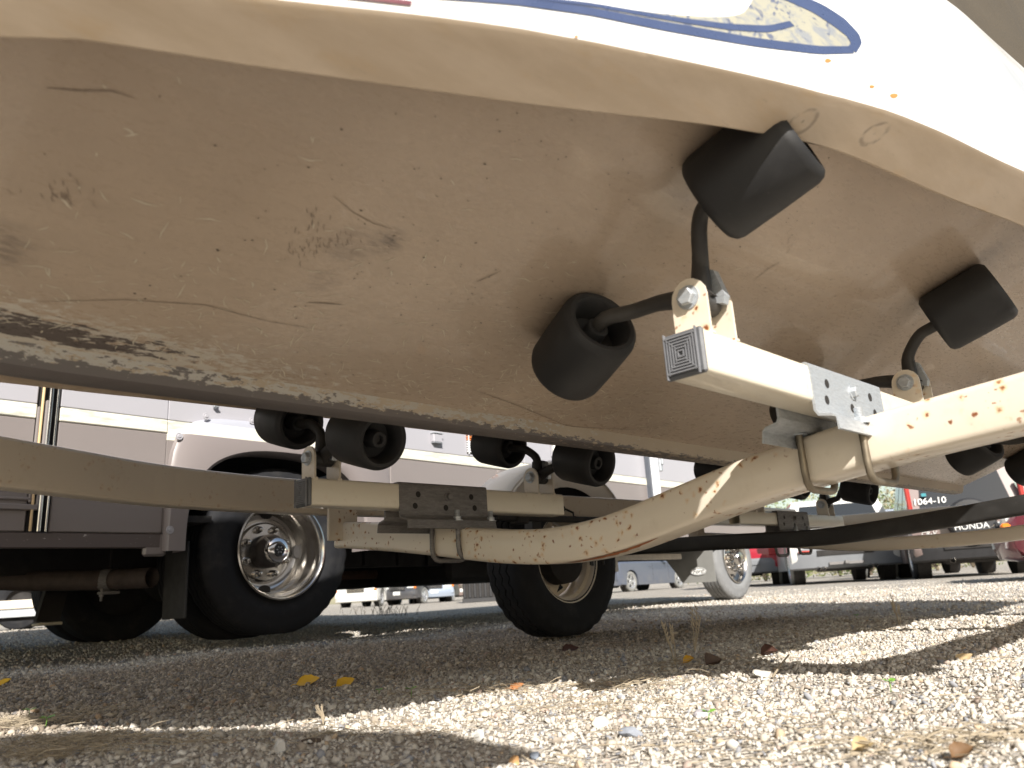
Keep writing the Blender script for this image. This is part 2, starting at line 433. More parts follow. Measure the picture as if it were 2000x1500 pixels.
def side_rows(sg):
    rows = []
    for u in US:
        v0 = chine_v(u) - strip_w(u); z0 = lip_z(u, chine_v(u)) - LIP + .022; v1 = guard_v(u); r = []
        zg = ZG + (.05 if u < 0 else 0)
        for t in np.linspace(0, 1, 10):
            v = v0 + (v1 - v0) * t ** 1.35; z = z0 + (zg - z0) * t
            r.append(P(u, v, z) if sg > 0 else P(u, 2 * KV - v, z))
        e = r[-1]; s = 1 if sg > 0 else -1
        r += [P(u, e[1] + .006 * s, e[2] + .008), P(u, e[1] + .018 * s, e[2] + .012), P(u, e[1] + .05 * s, e[2] + .012)]
        rows.append(r)
    return rows
near_side = side_rows(1)
m = MB(); m.grid(near_side); hs = obj('hull_side', m, M['gel_white'], boat)
m = MB(); m.grid(side_rows(-1)); obj('hull_side', m, M['gel_white'], boat)
# deck sheet, transom
m = MB()
rows = []
for u in US:
    v1 = guard_v(u) + .04; rows.append([P(u, v1 + (2 * KV - 2 * v1) * t, ZG + .012 + (.05 if u < 0 else 0)) for t in np.linspace(0, 1, 5)])
m.grid(rows); obj('deck', m, M['gel_white'], boat)
u = 3.80; cv = chine_v(u); ov = cv - strip_w(u); gv = guard_v(u)
poly = [P(u, KV - .028, .53), P(u, cv, bottom_z(u, cv)), P(u, ov, bottom_z(u, cv) - LIP), P(u, gv, ZG), P(u, 2 * KV - gv, ZG), P(u, 2 * KV - ov, bottom_z(u, 2 * KV - cv, True) - LIP), P(u, 2 * KV - cv, bottom_z(u, 2 * KV - cv, True)), P(u, KV + .028, .53)]
m = MB(); m.prism(poly, (-.02, 0, 0)); obj('transom', m, M['gel_white'], boat)
# graphics on the near topside: found on the surface by casting onto it
from mathutils.bvhtree import BVHTree
_v = [Vector(p) for r in near_side for p in r]; _n = len(near_side[0])
bvh = BVHTree.FromPolygons(_v, [(i * _n + j, i * _n + j + 1, (i + 1) * _n + j + 1, (i + 1) * _n + j) for i in range(len(near_side) - 1) for j in range(_n - 1)])
_rv = [Vector(p) for r in chine_rows(1) for p in r]
def to_uv(w_): return Vector((w_.dot(dU), w_.dot(dV), w_.z))
def on_side(px, py, lift=.0012):
    r = to_uv(ray(px, py)).normalized(); o = Vector((0, 0, EYE))
    h = bvh.ray_cast(o, r)
    if h[0] is None: return None
    return h[0] - r * lift
def patch(name, top, bot, mat, n=40, k=6, lift=.0012):
    """surface patch between two photo-measured edge curves"""
    def c(pts, t):
        xs = [i / (len(pts) - 1) for i in range(len(pts))]
        return smi(xs, [p[0] for p in pts], t, .03), smi(xs, [p[1] for p in pts], t, .03)
    rows = []
    for i in range(n + 1):
        t = i / n; a = c(top, t); b = c(bot, t); r = []
        for j in range(k + 1):
            s = j / k; q = on_side(a[0] + (b[0] - a[0]) * s, a[1] + (b[1] - a[1]) * s, lift)
            r.append(q)
        if all(q is not None for q in r): rows.append(r)
    if len(rows) > 1:
        m = MB(); m.grid(rows); return obj(name, m, mat, boat)
patch('marbled_swoosh', [(820, -22), (1000, -6), (1150, 8), (1300, 27), (1400, 34), (1450, 28), (1468, 5), (1478, -32), (1560, -6), (1620, 26), (1668, 66)], [(800, -10), (1000, 6), (1140, 24), (1290, 52), (1380, 68), (1440, 78), (1490, 86), (1530, 92), (1580, 98), (1630, 101), (1668, 98)], M['marble'], n=70, lift=.0010)
patch('blue_outline', [(780, -20), (1000, -6), (1150, 13), (1300, 42), (1470, 73), (1600, 90), (1668, 90)], [(780, -8), (1000, 8), (1150, 29), (1300, 60), (1470, 90), (1600, 106), (1672, 104)], M['blue'], lift=.0020)
patch('blue_outline', [(1480, -36), (1560, -12), (1610, 10), (1650, 36), (1678, 66), (1684, 84), (1672, 104)], [(1460, -24), (1540, 2), (1588, 24), (1626, 49), (1656, 72), (1662, 84), (1656, 92)], M['blue'], lift=.0024)
patch('blue_stripe', [(840, -26), (1000, -12), (1150, 4), (1300, 30), (1420, 46), (1500, 50), (1545, 40)], [(840, -21), (1000, -6), (1150, 11), (1300, 39), (1420, 58), (1500, 64), (1555, 50)], M['blue'], n=60, lift=.0022)
patch('maroon_stripe', [(560, -30), (700, -12), (808, 2)], [(560, -18), (700, -2), (804, 10)], M['maroon_g'], n=14, k=2, lift=.003)
# rust flecks on the topside
for k, (px, py, r_) in enumerate(((1370, 67, 4), (1617, 118, 5), (1703, 169, 4), (1746, 187, 6), (1126, 71, 3))):
    q = [on_side(px + r_ * 1.3 * math.cos(a) * (1 + .2 * math.sin(3 * a + k)), py + r_ * .8 * math.sin(a), .0015) for a in np.linspace(0, 2 * PI, 10, endpoint=False)]
    if all(p is not None for p in q): m = MB(); m.add(q, [tuple(range(10))]); obj('rust_fleck', m, simple('rust_fleck', (.42, .19, .05), .6), boat)
# rub rail and canvas enclosure
m = MB()
for sg in (1, -1):
    rows = []
    for u in list(np.linspace(-.25, 3.75, 30)):
        v = guard_v(u) + .006; zt = 1.55 + .42 * min(1, max(0, (u + .25) / .12)) ** .6
        wv = .012 * math.sin(u * 9) ; r = []
        for t in np.linspace(0, 1, 8):
            vv = v + .10 * t + wv * math.sin(PI * t) + .010 * math.sin(u * 31 + t * 4)
            r.append(P(u, vv if sg > 0 else 2 * KV - vv, ZG - .004 + (zt - ZG + .004) * t))
        rows.append(r)
    m.grid(rows)
    if sg > 0: top1 = [r[-1] for r in rows]; c1 = rows[0]; c2 = rows[-1]
    else: top2 = [r[-1] for r in rows]; d1 = rows[0]; d2 = rows[-1]
m.grid([[tuple(Vector(a).lerp(Vector(b), t) + Vector((0, 0, .12 * math.sin(PI * t)))) for t in np.linspace(0, 1, 7)] for a, b in zip(top1, top2)])
m.grid([[a, b] for a, b in zip(c1, d1)]); m.grid([[a, b] for a, b in zip(c2, d2)])
obj('canvas_enclosure', m, M['canvas'], boat)
# unseen sheet and poles added past the bow to shade gravel and motorhome
m = MB()
m.grid([[P(u, -.60 + 1.8 * t, 2.33 + .24 * t + .02 * math.sin(3 * u)) for t in np.linspace(0, 1, 10)] for u in np.linspace(-3.4, .12, 12)])
m.tube([(-.35, .6, 1.3), (-.35, 1.06, 2.0), (-.36, 1.06, 2.75)], .02, 8); m.tube([(-3.2, 1.06, .0), (-3.2, 1.06, 2.75)], .02, 8)
obj('sun_blocker_sheet', m, M['canvas'], boat)
# white scratches and dark specks cut into the near bottom: tiny slivers on the surface
def sliver_cloud(name, count, fn, mat, lift=.0006):
    m = MB(); r = random.Random(hash(name) % 1000 if False else len(name) * 7 + count)
    for _ in range(count):
        u, v, ln, wd, ang = fn(r)
        if v < chine_v(u) + .01 or v > KV - .045: continue
        nb = r.choice((2, 3)); pts = []; a = ang
        x, y = u, v
        pts.append((x, y, a))
        for k in range(nb): 
            x += math.cos(a) * ln / nb; y += math.sin(a) * ln / nb; a += r.uniform(-.5, .5); pts.append((x, y, a))
        vs = []
        for i, (x, y, a2) in enumerate(pts):
            hw = wd / 2 * (.35 if i in (0, len(pts) - 1) else 1.0)
            for s in (1, -1):
                xx, yy = x - math.sin(a2) * hw * s, y + math.cos(a2) * hw * s
                yy = min(yy, KV - .04)
                t_ = (yy - KV + .028) / (chine_v(xx) - KV + .028)
                vs.append(P(xx, yy, bottom_z(xx, yy) - .004 * math.sin(PI * t_) - lift))
        m.add(vs, [(2 * i, 2 * i + 1, 2 * i + 3, 2 * i + 2) for i in range(len(pts) - 1)])
    return tag(obj(name, m, mat, boat), kind='stuff')
scr = simple('scratch_exposed_gelcoat', (.60, .54, .43), .5, var=.1)
def f_scr(r):
    if r.random() < .62:
        u = r.uniform(.15, 1.5); v = KV - .05 - abs(r.gauss(0, .13)) * (1.15 if u < .9 else .8); a = r.uniform(-.9, 1.6)
    else:
        u = r.uniform(.9, 2.3); v = KV - .05 - abs(r.gauss(0, .22)); a = r.gauss(-.55, .18)
    return u, v, r.choice((.005, .008, .012, .018, .028)), r.uniform(.0008, .0022), a
sliver_cloud('scratch_marks', 1100, f_scr, scr)
spk = simple('pitted_speck', (.05, .038, .03), .6, var=.3)
def f_spk(r):
    c = r.choice(((.5, .62), (.75, .60), (1.05, .55), (1.35, .55), (.45, .8), (.8, .85), (1.25, .75), (1.6, .6)))
    return r.gauss(c[0], .18), r.gauss(c[1], .10), r.choice((.0015, .002, .0025, .0035)), r.uniform(.001, .0022), r.gauss(-.3, .3)
sliver_cloud('pitted_specks', 300, f_spk, spk, .0008)
smu = simple('rubber_scuff', (.17, .13, .105), .5, var=.5, scale=90)
def f_smu(r):
    u0, v0 = r.choice(((.42, .735), (.46, .755), (.435, .78), (1.82, .30), (1.86, .285), (.17, .80), (1.16, .50)))
    return r.gauss(u0, .014), r.gauss(v0, .010), r.uniform(.004, .012), r.uniform(.0004, .001), 1.0 + r.gauss(0, .12)
sliver_cloud('rubber_scuffs', 150, f_smu, smu, .001)

def on_bottom(px, py):
    r = to_uv(ray(px, py)); z = .6
    for _ in range(40):
        t = (z - EYE) / r.z; u, v = r.x * t, r.y * t; z = z + (bottom_z(u, v) - z) * .5
    return u, v
for pts, w_ in ((((90, 165), (150, 171), (220, 172), (268, 188)), .0020), (((920, 757), (1010, 790), (1110, 832), (1230, 838), (1350, 822)), .0022), (((60, 585), (240, 580), (400, 590), (520, 622), (640, 642)), .0014), (((600, 585), (640, 587), (672, 590)), .0025), (((650, 375), (690, 408), (730, 430), (772, 442)), .0014), (((930, 545), (985, 520)), .002), (((1470, 545), (1500, 520), (1530, 505)), .0016)):
    c = []
    for i in range(len(pts) - 1):
        for t in np.linspace(0, 1, 8, endpoint=False): c.append(on_bottom(pts[i][0] + (pts[i + 1][0] - pts[i][0]) * t, pts[i][1] + (pts[i + 1][1] - pts[i][1]) * t))
    n_ = len(c); vs = []
    for i, (u, v) in enumerate(c):
        a, b = c[max(0, i - 1)], c[min(n_ - 1, i + 1)]; dx, dy = b[0] - a[0], b[1] - a[1]; L = math.hypot(dx, dy) or 1; h = w_ / 2 * math.sin(PI * (i + .5) / n_) ** .5 * (.6 + .4 * math.sin(i * 2.1) ** 2)
        for s_ in (1, -1):
            uu, vv = u - dy / L * h * s_, v + dx / L * h * s_; t_ = (vv - KV + .028) / (chine_v(uu) - KV + .028); vs.append((uu, vv, bottom_z(uu, vv) - .004 * math.sin(PI * t_) - .0009))
    m = MB(); m.add(vs, [(2 * i, 2 * i + 1, 2 * i + 3, 2 * i + 2) for i in range(n_ - 1)]); obj('scrape_line', m, simple('scrape_line', (.22, .17, .13), .5, var=.6, scale=160), boat)
# ---------------------------------------------------------------- tyres
def tyre_mb(c, ax, R, wd, rr, n=84, ribs=4, zig=.006, blocks=True):
    """ax points to the outer side; tread with zigzag grooves, moulded sidewall"""
    m = MB(); c = Vector(c); ax = Vector(ax).normalized()
    a = ax.cross(Vector((0, 0, 1))).normalized(); b = ax.cross(a)
    h = wd / 2; prof = []   # (x, r, zigflag)
    sw = [(-h * .80, rr - .005, 0), (-h * .90, rr + .012, 0), (-h * 1.0, rr + (R - rr) * .30, 0), (-h * 1.02, rr + (R - rr) * .5, 0), (-h * .985, rr + (R - rr) * .56, 0), (-h * .985, rr + (R - rr) * .66, 0), (-h * .93, rr + (R - rr) * .86, 0), (-h * .86, R - .014, 2), (-h * .80, R - .004, 2)]
    prof += sw
    tw = h * 1.60 / ribs
    for i in range(ribs):
        x0 = -h * .80 + tw * i; g = tw * .09
        if i > 0: prof.append((x0 + g, R - .001, 1))
        prof.append((x0 + tw * .5, R + .001, 0))
        if i < ribs - 1:
            prof.append((x0 + tw - g, R - .001, 1)); prof.append((x0 + tw - g * .7, R - .010, 1)); prof.append((x0 + tw + g * .7, R - .010, 1))
    prof += [(-x, r, f) for x, r, f in sw[::-1]]
    vs = []
    for (x, r, f) in prof:
        for k in range(n):
            th = 2 * PI * k / n; xx = x + (zig if (k % 2) else -zig) * (f == 1); r2 = r
            if blocks and f == 2 and k % 3 == 0: r2 = r - .006
            zb = math.cos(th)
            p = c + ax * xx + (a * math.sin(th) + b * math.cos(th)) * r2
            if p.z < c.z - R + .010: p.z = max(p.z, c.z - R + .008)
            vs.append(p)
    fs = []
    for i in range(len(prof) - 1):
        for k in range(n):
            l = (k + 1) % n; fs.append((i * n + k, i * n + l, (i + 1) * n + l, (i + 1) * n + k))
    m.add(vs, fs, True)
    return m

# ---------------------------------------------------------------- trailer
OT = (1.6, 1.06, 0.0)
trailer = thing('boat_trailer', 'cream painted roller boat trailer with rust spots under the motorboat', 'trailer', W(1.6, 1.06, 0), ROT_T, off=OT)
rail_pts = [(-.9, 1.20), (-.4, 1.42), (-.05, 1.56), (.15, 1.66), (.32, 1.755), (.54, 1.87), (.68, 1.945), (.85, 1.995), (1.05, 2.035), (1.3, 2.05), (2.2, 2.05), (3.2, 2.05), (4.25, 2.05)]
def channel(pts, zc, h, d, t=.005):
    """C channel with its web toward the camera and rounded flange roots"""
    prof = [(0, h / 2 - .008), (.003, h / 2 - .002), (.008, h / 2), (d, h / 2), (d, h / 2 - t), (.010, h / 2 - t), (t, h / 2 - .012), (t, -h / 2 + .012), (.010, -h / 2 + t), (d, -h / 2 + t), (d, -h / 2), (.008, -h / 2), (.003, -h / 2 + .002), (0, -h / 2 + .008)]
    m = MB(); m.sweep([(-a, b) for a, b in prof][::-1], [(u, v, zc) for u, v in pts], smooth=False); return m
dense = []
for i in range(len(rail_pts) - 1):
    (a, b), (c_, d_) = rail_pts[i], rail_pts[i + 1]; k = 3
    for j in range(k): dense.append((a + (c_ - a) * j / k, b + (d_ - b) * j / k))
dense.append(rail_pts[-1])
ds = [(u, sum(float(np.interp(u + q, [p[0] for p in rail_pts], [p[1] for p in rail_pts])) for q in (-.08, -.04, 0, .04, .08)) / 5) for u, v in dense]
# the sweep's "a" axis is up x tangent = toward +V when moving to +U
m = MB()
prof = [(0, .042), (.003, .048), (.008, .05), (.045, .05), (.045, .045), (.010, .045), (.005, .038), (.005, -.038), (.010, -.045), (.045, -.045), (.045, -.05), (.008, -.05), (.003, -.048), (0, -.042)]
m.sweep(prof, [(u, v, .511) for u, v in ds]); obj('frame_rail', m, M['cream_rail'], trailer)
m = MB(); m.sweep([(-a, b) for a, b in prof], [(u, .075, .511) for u in (1.24, 2.0, 3.0, 4.25)]); obj('frame_rail', m, M['cream_rail'], trailer)
# bent crossmembers
def crossmember(uc, zt, h, w_, mat, v0=.08, v1=2.06, name='crossmember'):
    m = MB(); xs = [p[0] for p in zt]; zs = [p[1] for p in zt]; path = []
    v = v0
    while v < v1 + 1e-6:
        z = sum(float(np.interp(v + q, xs, zs)) for q in (-.12, -.08, -.04, 0, .04, .08, .12)) / 7
        path.append((uc, v, z - h / 2)); v += .045
    m.sweep(rrect(w_, h, .011, 3), path, smooth=True); return obj(name, m, mat, trailer)
Z1 = [(-.3, .52), (.25, .455), (.43, .445), (.60, .422), (.76, .397), (.92, .358), (1.10, .328), (1.3, .338), (1.7, .398), (2.1, .446)]
Z2 = [(-.3, .46), (.2, .395), (.5, .338), (.7, .320), (.9, .313), (1.15, .318), (1.3, .322), (1.7, .375), (2.1, .43)]
crossmember(1.30, Z1, .078, .095, M['cream'])
crossmember(3.24, Z2, .050, .09, M['cream_rail'])
crossmember(4.15, [(-.3, .50), (1.1, .47), (2.1, .50)], .06, .05, M['cream_rail'])
ZA = [(-.3, .43), (.54, .377), (.8, .356), (1.14, .337), (1.5, .357), (1.96, .372), (2.3, .375)]
crossmember(2.53, ZA, .054, .05, M['axle'], v1=2.28, v0=-.3, name='axle')
for u in (1.275, 3.22):   # gusset plates tying crossmembers to the far rail
    for k in (-.03, .03): m = MB(); m.box((u + k, 2.062, .44), (.006, .05, .09), bev=.001); obj('gusset_plate', m, M['cream_rail'], trailer)
m = MB(); m.box((1.255, 2.02, .435), (.10, .010, .11), bev=.002); obj('gusset_plate', m, M['cream'], trailer)
# rust streak under the bend of the front crossmember
r_ = random.Random(4); m = MB(); tp = []; bt = []
for i in range(22):
    v = 1.16 - .26 * i / 21; zb = sum(float(np.interp(v + q, [p[0] for p in Z1], [p[1] for p in Z1])) for q in (-.12, -.08, -.04, 0, .04, .08, .12)) / 7 - .078
    e_ = math.sin(PI * i / 21); tp.append((1.264 - .004 * r_.random() * e_, v, zb - .0014)); bt.append((1.268 + .03 * e_ * r_.uniform(.6, 1), v, zb - .0012))
m.grid([tp, bt], smooth=False)
obj('rust_streak', m, M['rust'], trailer)
m = MB()   # hanging cable and grommet on the far rail
m.tube([(2.28, 2.043, .505), (2.31, 2.03, .49), (2.30, 2.02, .47), (2.40, 2.03, .462), (2.55, 2.035, .463), (2.75, 2.04, .462)], .004, 6); m.lathe([(0, .014), (-.006, .012), (-.006, 0)], (2.27, 2.049, .507), (0, 1, 0), 12)
obj('brake_cable', m, M['rubber'], trailer)
m = MB(); m.box((2.25, 2.02, .462), (.75, .03, .022), bev=.004); m.box((2.0, 2.02, .455), (.05, .05, .03), bev=.003); obj('torsion_bracket', m, M['axle'], trailer)

ROLL_P = [(-.0625, .030), (-.0625, .050), (-.058, .056), (-.050, .059), (.050, .059), (.058, .056), (.0625, .050), (.0625, .044), (.058, .041), (.030, .036), (.030, .014), (.050, .014), (.050, .007), (-.03, .007), (-.05, .007), (-.05, .014), (-.03, .014), (-.03, .036), (-.058, .041), (-.0625, .044)]
def roller_profile():
    # closed outline: outer barrel, hollow cups at both ends and a core tube
    return [(-.058, .041), (-.0625, .045), (-.0625, .051), (-.058, .0565), (-.050, .0592), (.0, .0598), (.050, .0592), (.058, .0565), (.0625, .051), (.0625, .045), (.058, .041), (.022, .037), (.018, .018), (.048, .0165), (.050, .015), (.050, .009), (.046, .008), (-.046, .008), (-.050, .009), (-.050, .015), (-.048, .0165), (-.018, .018), (-.022, .037), (-.058, .041)]
def add_roller(parent, u, v, far, yaw=0.0, k=1.0):
    s = 1 if far else -1; sl = .305 if far else .358; L = math.hypot(1, sl); ax = Vector((yaw, s / L, sl / L)).normalized()
    z = bottom_z(u, v, far) - .0605 * L * k
    m = MB(); m.lathe([(a * k, b * k) for a, b in roller_profile()], (u, v, z), ax, 40); obj('roller', m, M['rubber'], parent)
    return Vector((u, v, z)), ax
def hexhead(m, c, ax, r=.013, t=.010):
    m.lathe([(0, r + .004), (.002, r + .004)], c, ax, 20, False); m.disc(Vector(c) + Vector(ax) * .002, ax, r + .004, 20)
    m.lathe([(.002, r), (t, r), (t + .0015, r * .86)], c, ax, 6, False); m.disc(Vector(c) + Vector(ax) * (t + .0015), ax, r * .86, 6)
UX = (1.30, 3.24)
def roller_bar(vb, zb0, zb1, u0, u1, ub, far, arms, capped=True):
    s = 1 if far else -1
    def zb(u): return zb0 + (zb1 - zb0) * (u - u0) / (u1 - u0)
    bar = MB()
    if capped: bar.sweep(rrect(.060, .060, .007, 3), [(u0 + .004, vb, zb(u0)), ((u0 + u1) / 2, vb, zb((u0 + u1) / 2)), (u1, vb, zb(u1))], smooth=True)
    else:
        o = rrect(.052, .052, .006, 2); i_ = rrect(.045, .045, .005, 2)
        bar.sweep(o, [(u0, vb, zb(u0)), (u1, vb, zb(u1))], cap=False, smooth=True); bar.sweep(i_[::-1], [(u0, vb, zb(u0)), (u0 + .2, vb, zb(u0 + .2))], cap=False)
        n = len(o); bar.add([(u0, vb + a, zb(u0) + b) for a, b in o] + [(u0, vb + a, zb(u0) + b) for a, b in i_], [(k, (k + 1) % n, n + (k + 1) % n, n + k) for k in range(n)])
    root = obj('roller_bar', bar, M['bar_cream'], trailer)
    if capped:
        m = MB()
        for k, (w_, x) in enumerate(((.054, .006), (.044, .0085), (.036, .0065), (.028, .0085), (.020, .0065), (.012, .0085))):
            if k == 0: m.box((u0 + .001, vb, zb(u0)), (.008, w_ + .008, w_ + .008), bev=.003)
            elif k == 1: m.box((u0 - .002, vb, zb(u0)), (.006, w_ + .004, w_ + .004), bev=.001)
        cap_ = obj('end_cap', m, M['cap'], root); m = MB()
        for w_ in (.048, .040, .032, .024, .016, .008):
            for a, b, c_, d_ in ((0, w_ / 2, w_, .0014), (0, -w_ / 2, w_, .0014), (w_ / 2, 0, .0014, w_), (-w_ / 2, 0, .0014, w_)):
                m.box((u0 - .0066, vb + a, zb(u0) + b), (.004, c_, d_ * 1.3))
        tag(obj('cap_ridges', m, M['cap_ridge'], root), kind='stuff')
    for ua in arms:
        zt = zb(ua) + .026; zp = zt + (.060 if not far else .052)
        for k in (-1, 1):   # two ears, rounded tops
            pts = []
            uu = ua + k * .034; hw = .027
            for a in np.linspace(0, PI, 9): pts.append((uu, vb + hw * math.cos(a), zp + .000 + hw * math.sin(a)))
            pts = [(uu, vb + hw, zt - .012)] + pts + [(uu, vb - hw, zt - .012)]
            m = MB(); m.prism(pts, (.005 * -k, 0, 0)); m.box((ua + k * .030, vb, zt + .003), (.012, .060, .007), bev=.002)
            obj('pivot_ear', m, M['cream'] if not far else M['cream_clean'], root)
        m = MB(); m.tube([(ua - .040, vb, zp), (ua + .046, vb, zp)], .0062, 10); hexhead(m, (ua - .034, vb, zp), (-1, 0, 0)); hexhead(m, (ua + .034, vb, zp), (1, 0, 0), .0125, .012)
        obj('pivot_bolt', m, M['galv'], root)
        m = MB()
        hi, axh = add_roller(root, ua + (.005 if far else (-.022 if ua < 1.2 else 0)), vb + s * ((.112 if ua < 1.2 else .132) if not far else .165), far, .12 if not far else 0, 1.12 if ua < 1.2 and not far else 1.08); lo2, axl = add_roller(root, ua + .005, vb - s * (.225 if not far else .17), far, -.3 if not far else 0, 1.08)
        pv = Vector((ua, vb, zp))
        e1 = hi - axh * .060; e2 = lo2 + axl * .060
        up_ = Vector((0, 0, 1)); out = Vector((0, s, 0))
        p1 = [pv + up_ * .0, pv + up_ * .030 + out * .002, pv + up_ * .062 + out * .006, pv.lerp(e1, .62) + up_ * .028 - out * .012, e1 - axh * .012, e1 + axh * .03, hi + axh * .045]
        p2 = [pv, pv - out * .030 + up_ * .014, pv - out * .068 + up_ * .022, pv - out * (.115 if not far else .07) + up_ * .024, e2 + axl * .012, e2 - axl * .03, lo2 - axl * .045]
        def cr(P_):
            o = [];
            for i in range(len(P_) - 1):
                a, b, c_, d_ = P_[max(i - 1, 0)], P_[i], P_[i + 1], P_[min(i + 2, len(P_) - 1)]
                for t in (0, .25, .5, .75): o.append(.5 * ((2 * b) + (-a + c_) * t + (2 * a - 5 * b + 4 * c_ - d_) * t * t + (-a + 3 * b - 3 * c_ + d_) * t ** 3))
            o.append(P_[-1]); return o
        q1, q2 = cr(p1), cr(p2)
        el = [(.0135 * math.cos(2 * PI * k / 12), .0105 * math.sin(2 * PI * k / 12)) for k in range(12)]
        def scl(n): return [1.25 - .35 * min(1, i / (n * .35)) if i < n * .7 else .9 - .25 * (i - n * .7) / (n * .3) for i in range(n)]
        m.sweep(el, q1, up=(1, 0, 0), smooth=True, scales=scl(len(q1))); m.sweep(el, q2, up=(1, 0, 0), smooth=True, scales=scl(len(q2)))
        m.lathe([(-.024, 0), (-.024, .017), (.024, .017), (.024, 0)], pv, (1, 0, 0), 18)
        # web and the drop tail of the casting
        m.prism([(ua - .006, vb - .022, zp + .004), (ua - .006, vb + .022, zp + .004), (ua - .006, vb + s * .016, zp + .05), (ua - .006, vb, zp + .030)], (.012, 0, 0))
        obj('wobble_arm', m, M['axle'] if far else M['arm'], root)
        m = MB(); m.prism([(ua + .010, vb - .004, zp + .052), (ua + .010, vb - .018, zp + .046), (ua + .010, vb - .030, zp + .006), (ua + .010, vb - .026, zp - .006), (ua + .010, vb - .012, zp - .002), (ua + .010, vb - .006, zp + .010), (ua + .010, vb + .006, zp + .016)], (.014, 0, 0)); obj('stop_tab', m, M['galv'], root)
    # clamp plates on both faces of the bar, bolted to the crossmember
    for sd in (-1, 1):
        zbb = zb(ub); f = vb + sd * .0300; t = .004; uu0, uu1 = ub - .14, ub + .14
        pr = [(vb + sd * .008, zbb + .0345), (f - sd * .003, zbb + .0345), (f + sd * .001, zbb + .032), (f + sd * .002, zbb + .026), (f + sd * .002, zbb - .043), (f + sd * .005, zbb - .049), (f + sd * .024, zbb - .053), (f + sd * .030, zbb - .058), (f + sd * .034, zbb - .078)]
        inner = [(a - sd * t * .9, b - t * (.9 if i < 3 else (.5 if i > 5 else 0))) for i, (a, b) in enumerate(pr)]
        inner = []
        for i in range(len(pr)):
            a = Vector((*pr[max(i - 1, 0)], 0)); b = Vector((*pr[min(i + 1, len(pr) - 1)], 0)); d = (b - a).normalized()
            nrm = Vector((-d.y, d.x, 0)) * (t * (1 if sd > 0 else -1)); inner.append((pr[i][0] - nrm.x * -1, pr[i][1] - nrm.y * -1) if False else (pr[i][0] - sd * abs(nrm.x) * (1 if i not in (6, 7) else 0) , pr[i][1] - abs(nrm.y)))
        m = MB(); poly = [(uu0, a, b) for a, b in pr] + [(uu0, a, b) for a, b in inner[::-1]]
        n_ = len(pr)
        V_ = [(uu0, a, b) for a, b in pr] + [(uu0, a, b) for a, b in inner] + [(uu1, a, b) for a, b in pr] + [(uu1, a, b) for a, b in inner]
        fs = []
        for k in range(n_ - 1):
            fs += [(k, k + 1, 2 * n_ + k + 1, 2 * n_ + k), (n_ + k, n_ + k + 1, 3 * n_ + k + 1, 3 * n_ + k), (k, k + 1, n_ + k + 1, n_ + k), (2 * n_ + k, 2 * n_ + k + 1, 3 * n_ + k + 1, 3 * n_ + k)]
        fs += [(0, n_, 3 * n_, 2 * n_), (n_ - 1, 2 * n_ - 1, 4 * n_ - 1, 3 * n_ - 1)]
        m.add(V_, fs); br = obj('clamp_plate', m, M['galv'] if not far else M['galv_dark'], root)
        for du, dz in ((-.085, .006), (-.095, -.022), (.085, .006), (.095, -.022), (.0, -.024)):
            m = MB(); m.disc((ub + du, f + sd * .0026, zbb + dz), (0, sd, 0), .0075, 14); obj('bolt_hole', m, M['dark'], root)
        m = MB(); hexhead(m, (ub + .01, f + sd * .002, zbb + .004), (0, sd, 0), .009, .008)
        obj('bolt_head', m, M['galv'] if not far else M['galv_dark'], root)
    for sd in (-1, 1):   # U-bolts around the crossmember
        v = vb + sd * .052; zc = zb(ub) - .062; h = .086
        uk = UX[0 if ub < 2 else 1]; w2 = .056
        path = [(uk - w2, v, zc + .012), (uk - w2, v, zc - h + .03), (uk - w2 + .003, v, zc - h + .012), (uk - w2 + .011, v, zc - h + .003), (uk - w2 + .023, v, zc - h), (uk + w2 - .023, v, zc - h), (uk + w2 - .011, v, zc - h + .003), (uk + w2 - .003, v, zc - h + .012), (uk + w2, v, zc - h + .03), (uk + w2, v, zc + .012)]
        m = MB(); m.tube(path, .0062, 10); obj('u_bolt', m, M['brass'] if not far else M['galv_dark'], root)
        for du in (uk - w2 - ub, uk + w2 - ub):
            m = MB(); hexhead(m, (ub + du, v, zc + .004), (0, 0, 1), .010, .010)
            for k in range(7): m.lathe([(0, .0062), (.0012, .0070), (.0024, .0062)], (ub + du, v, zc + .014 + k * .0024), (0, 0, 1), 12)
            obj('threaded_nut', m, M['galv'], root)
    return root
M['cap_ridge'] = simple('worn_plastic_ridge', (.17, .175, .19), .45, var=.3, scale=40)
M['bar_cream'] = mat_cream(.10, 'roller_bar_paint', (.74, .68, .56))
M['arm'] = mat_rubber('dark_cast_steel', (.035, .033, .031), .42)
roller_bar(.522, .486, .480, .838, 1.80, 1.275, False, (.90, 1.69))
roller_bar(1.527, .440, .436, .85, 1.665, 1.225, True, (.895, 1.60))
roller_bar(.53, .47, .47, 2.86, 3.74, 3.22, False, (2.93, 3.66))
roller_bar(1.60, .432, .432, 2.78, 3.74, 3.22, True, (2.95, 3.62), capped=False)
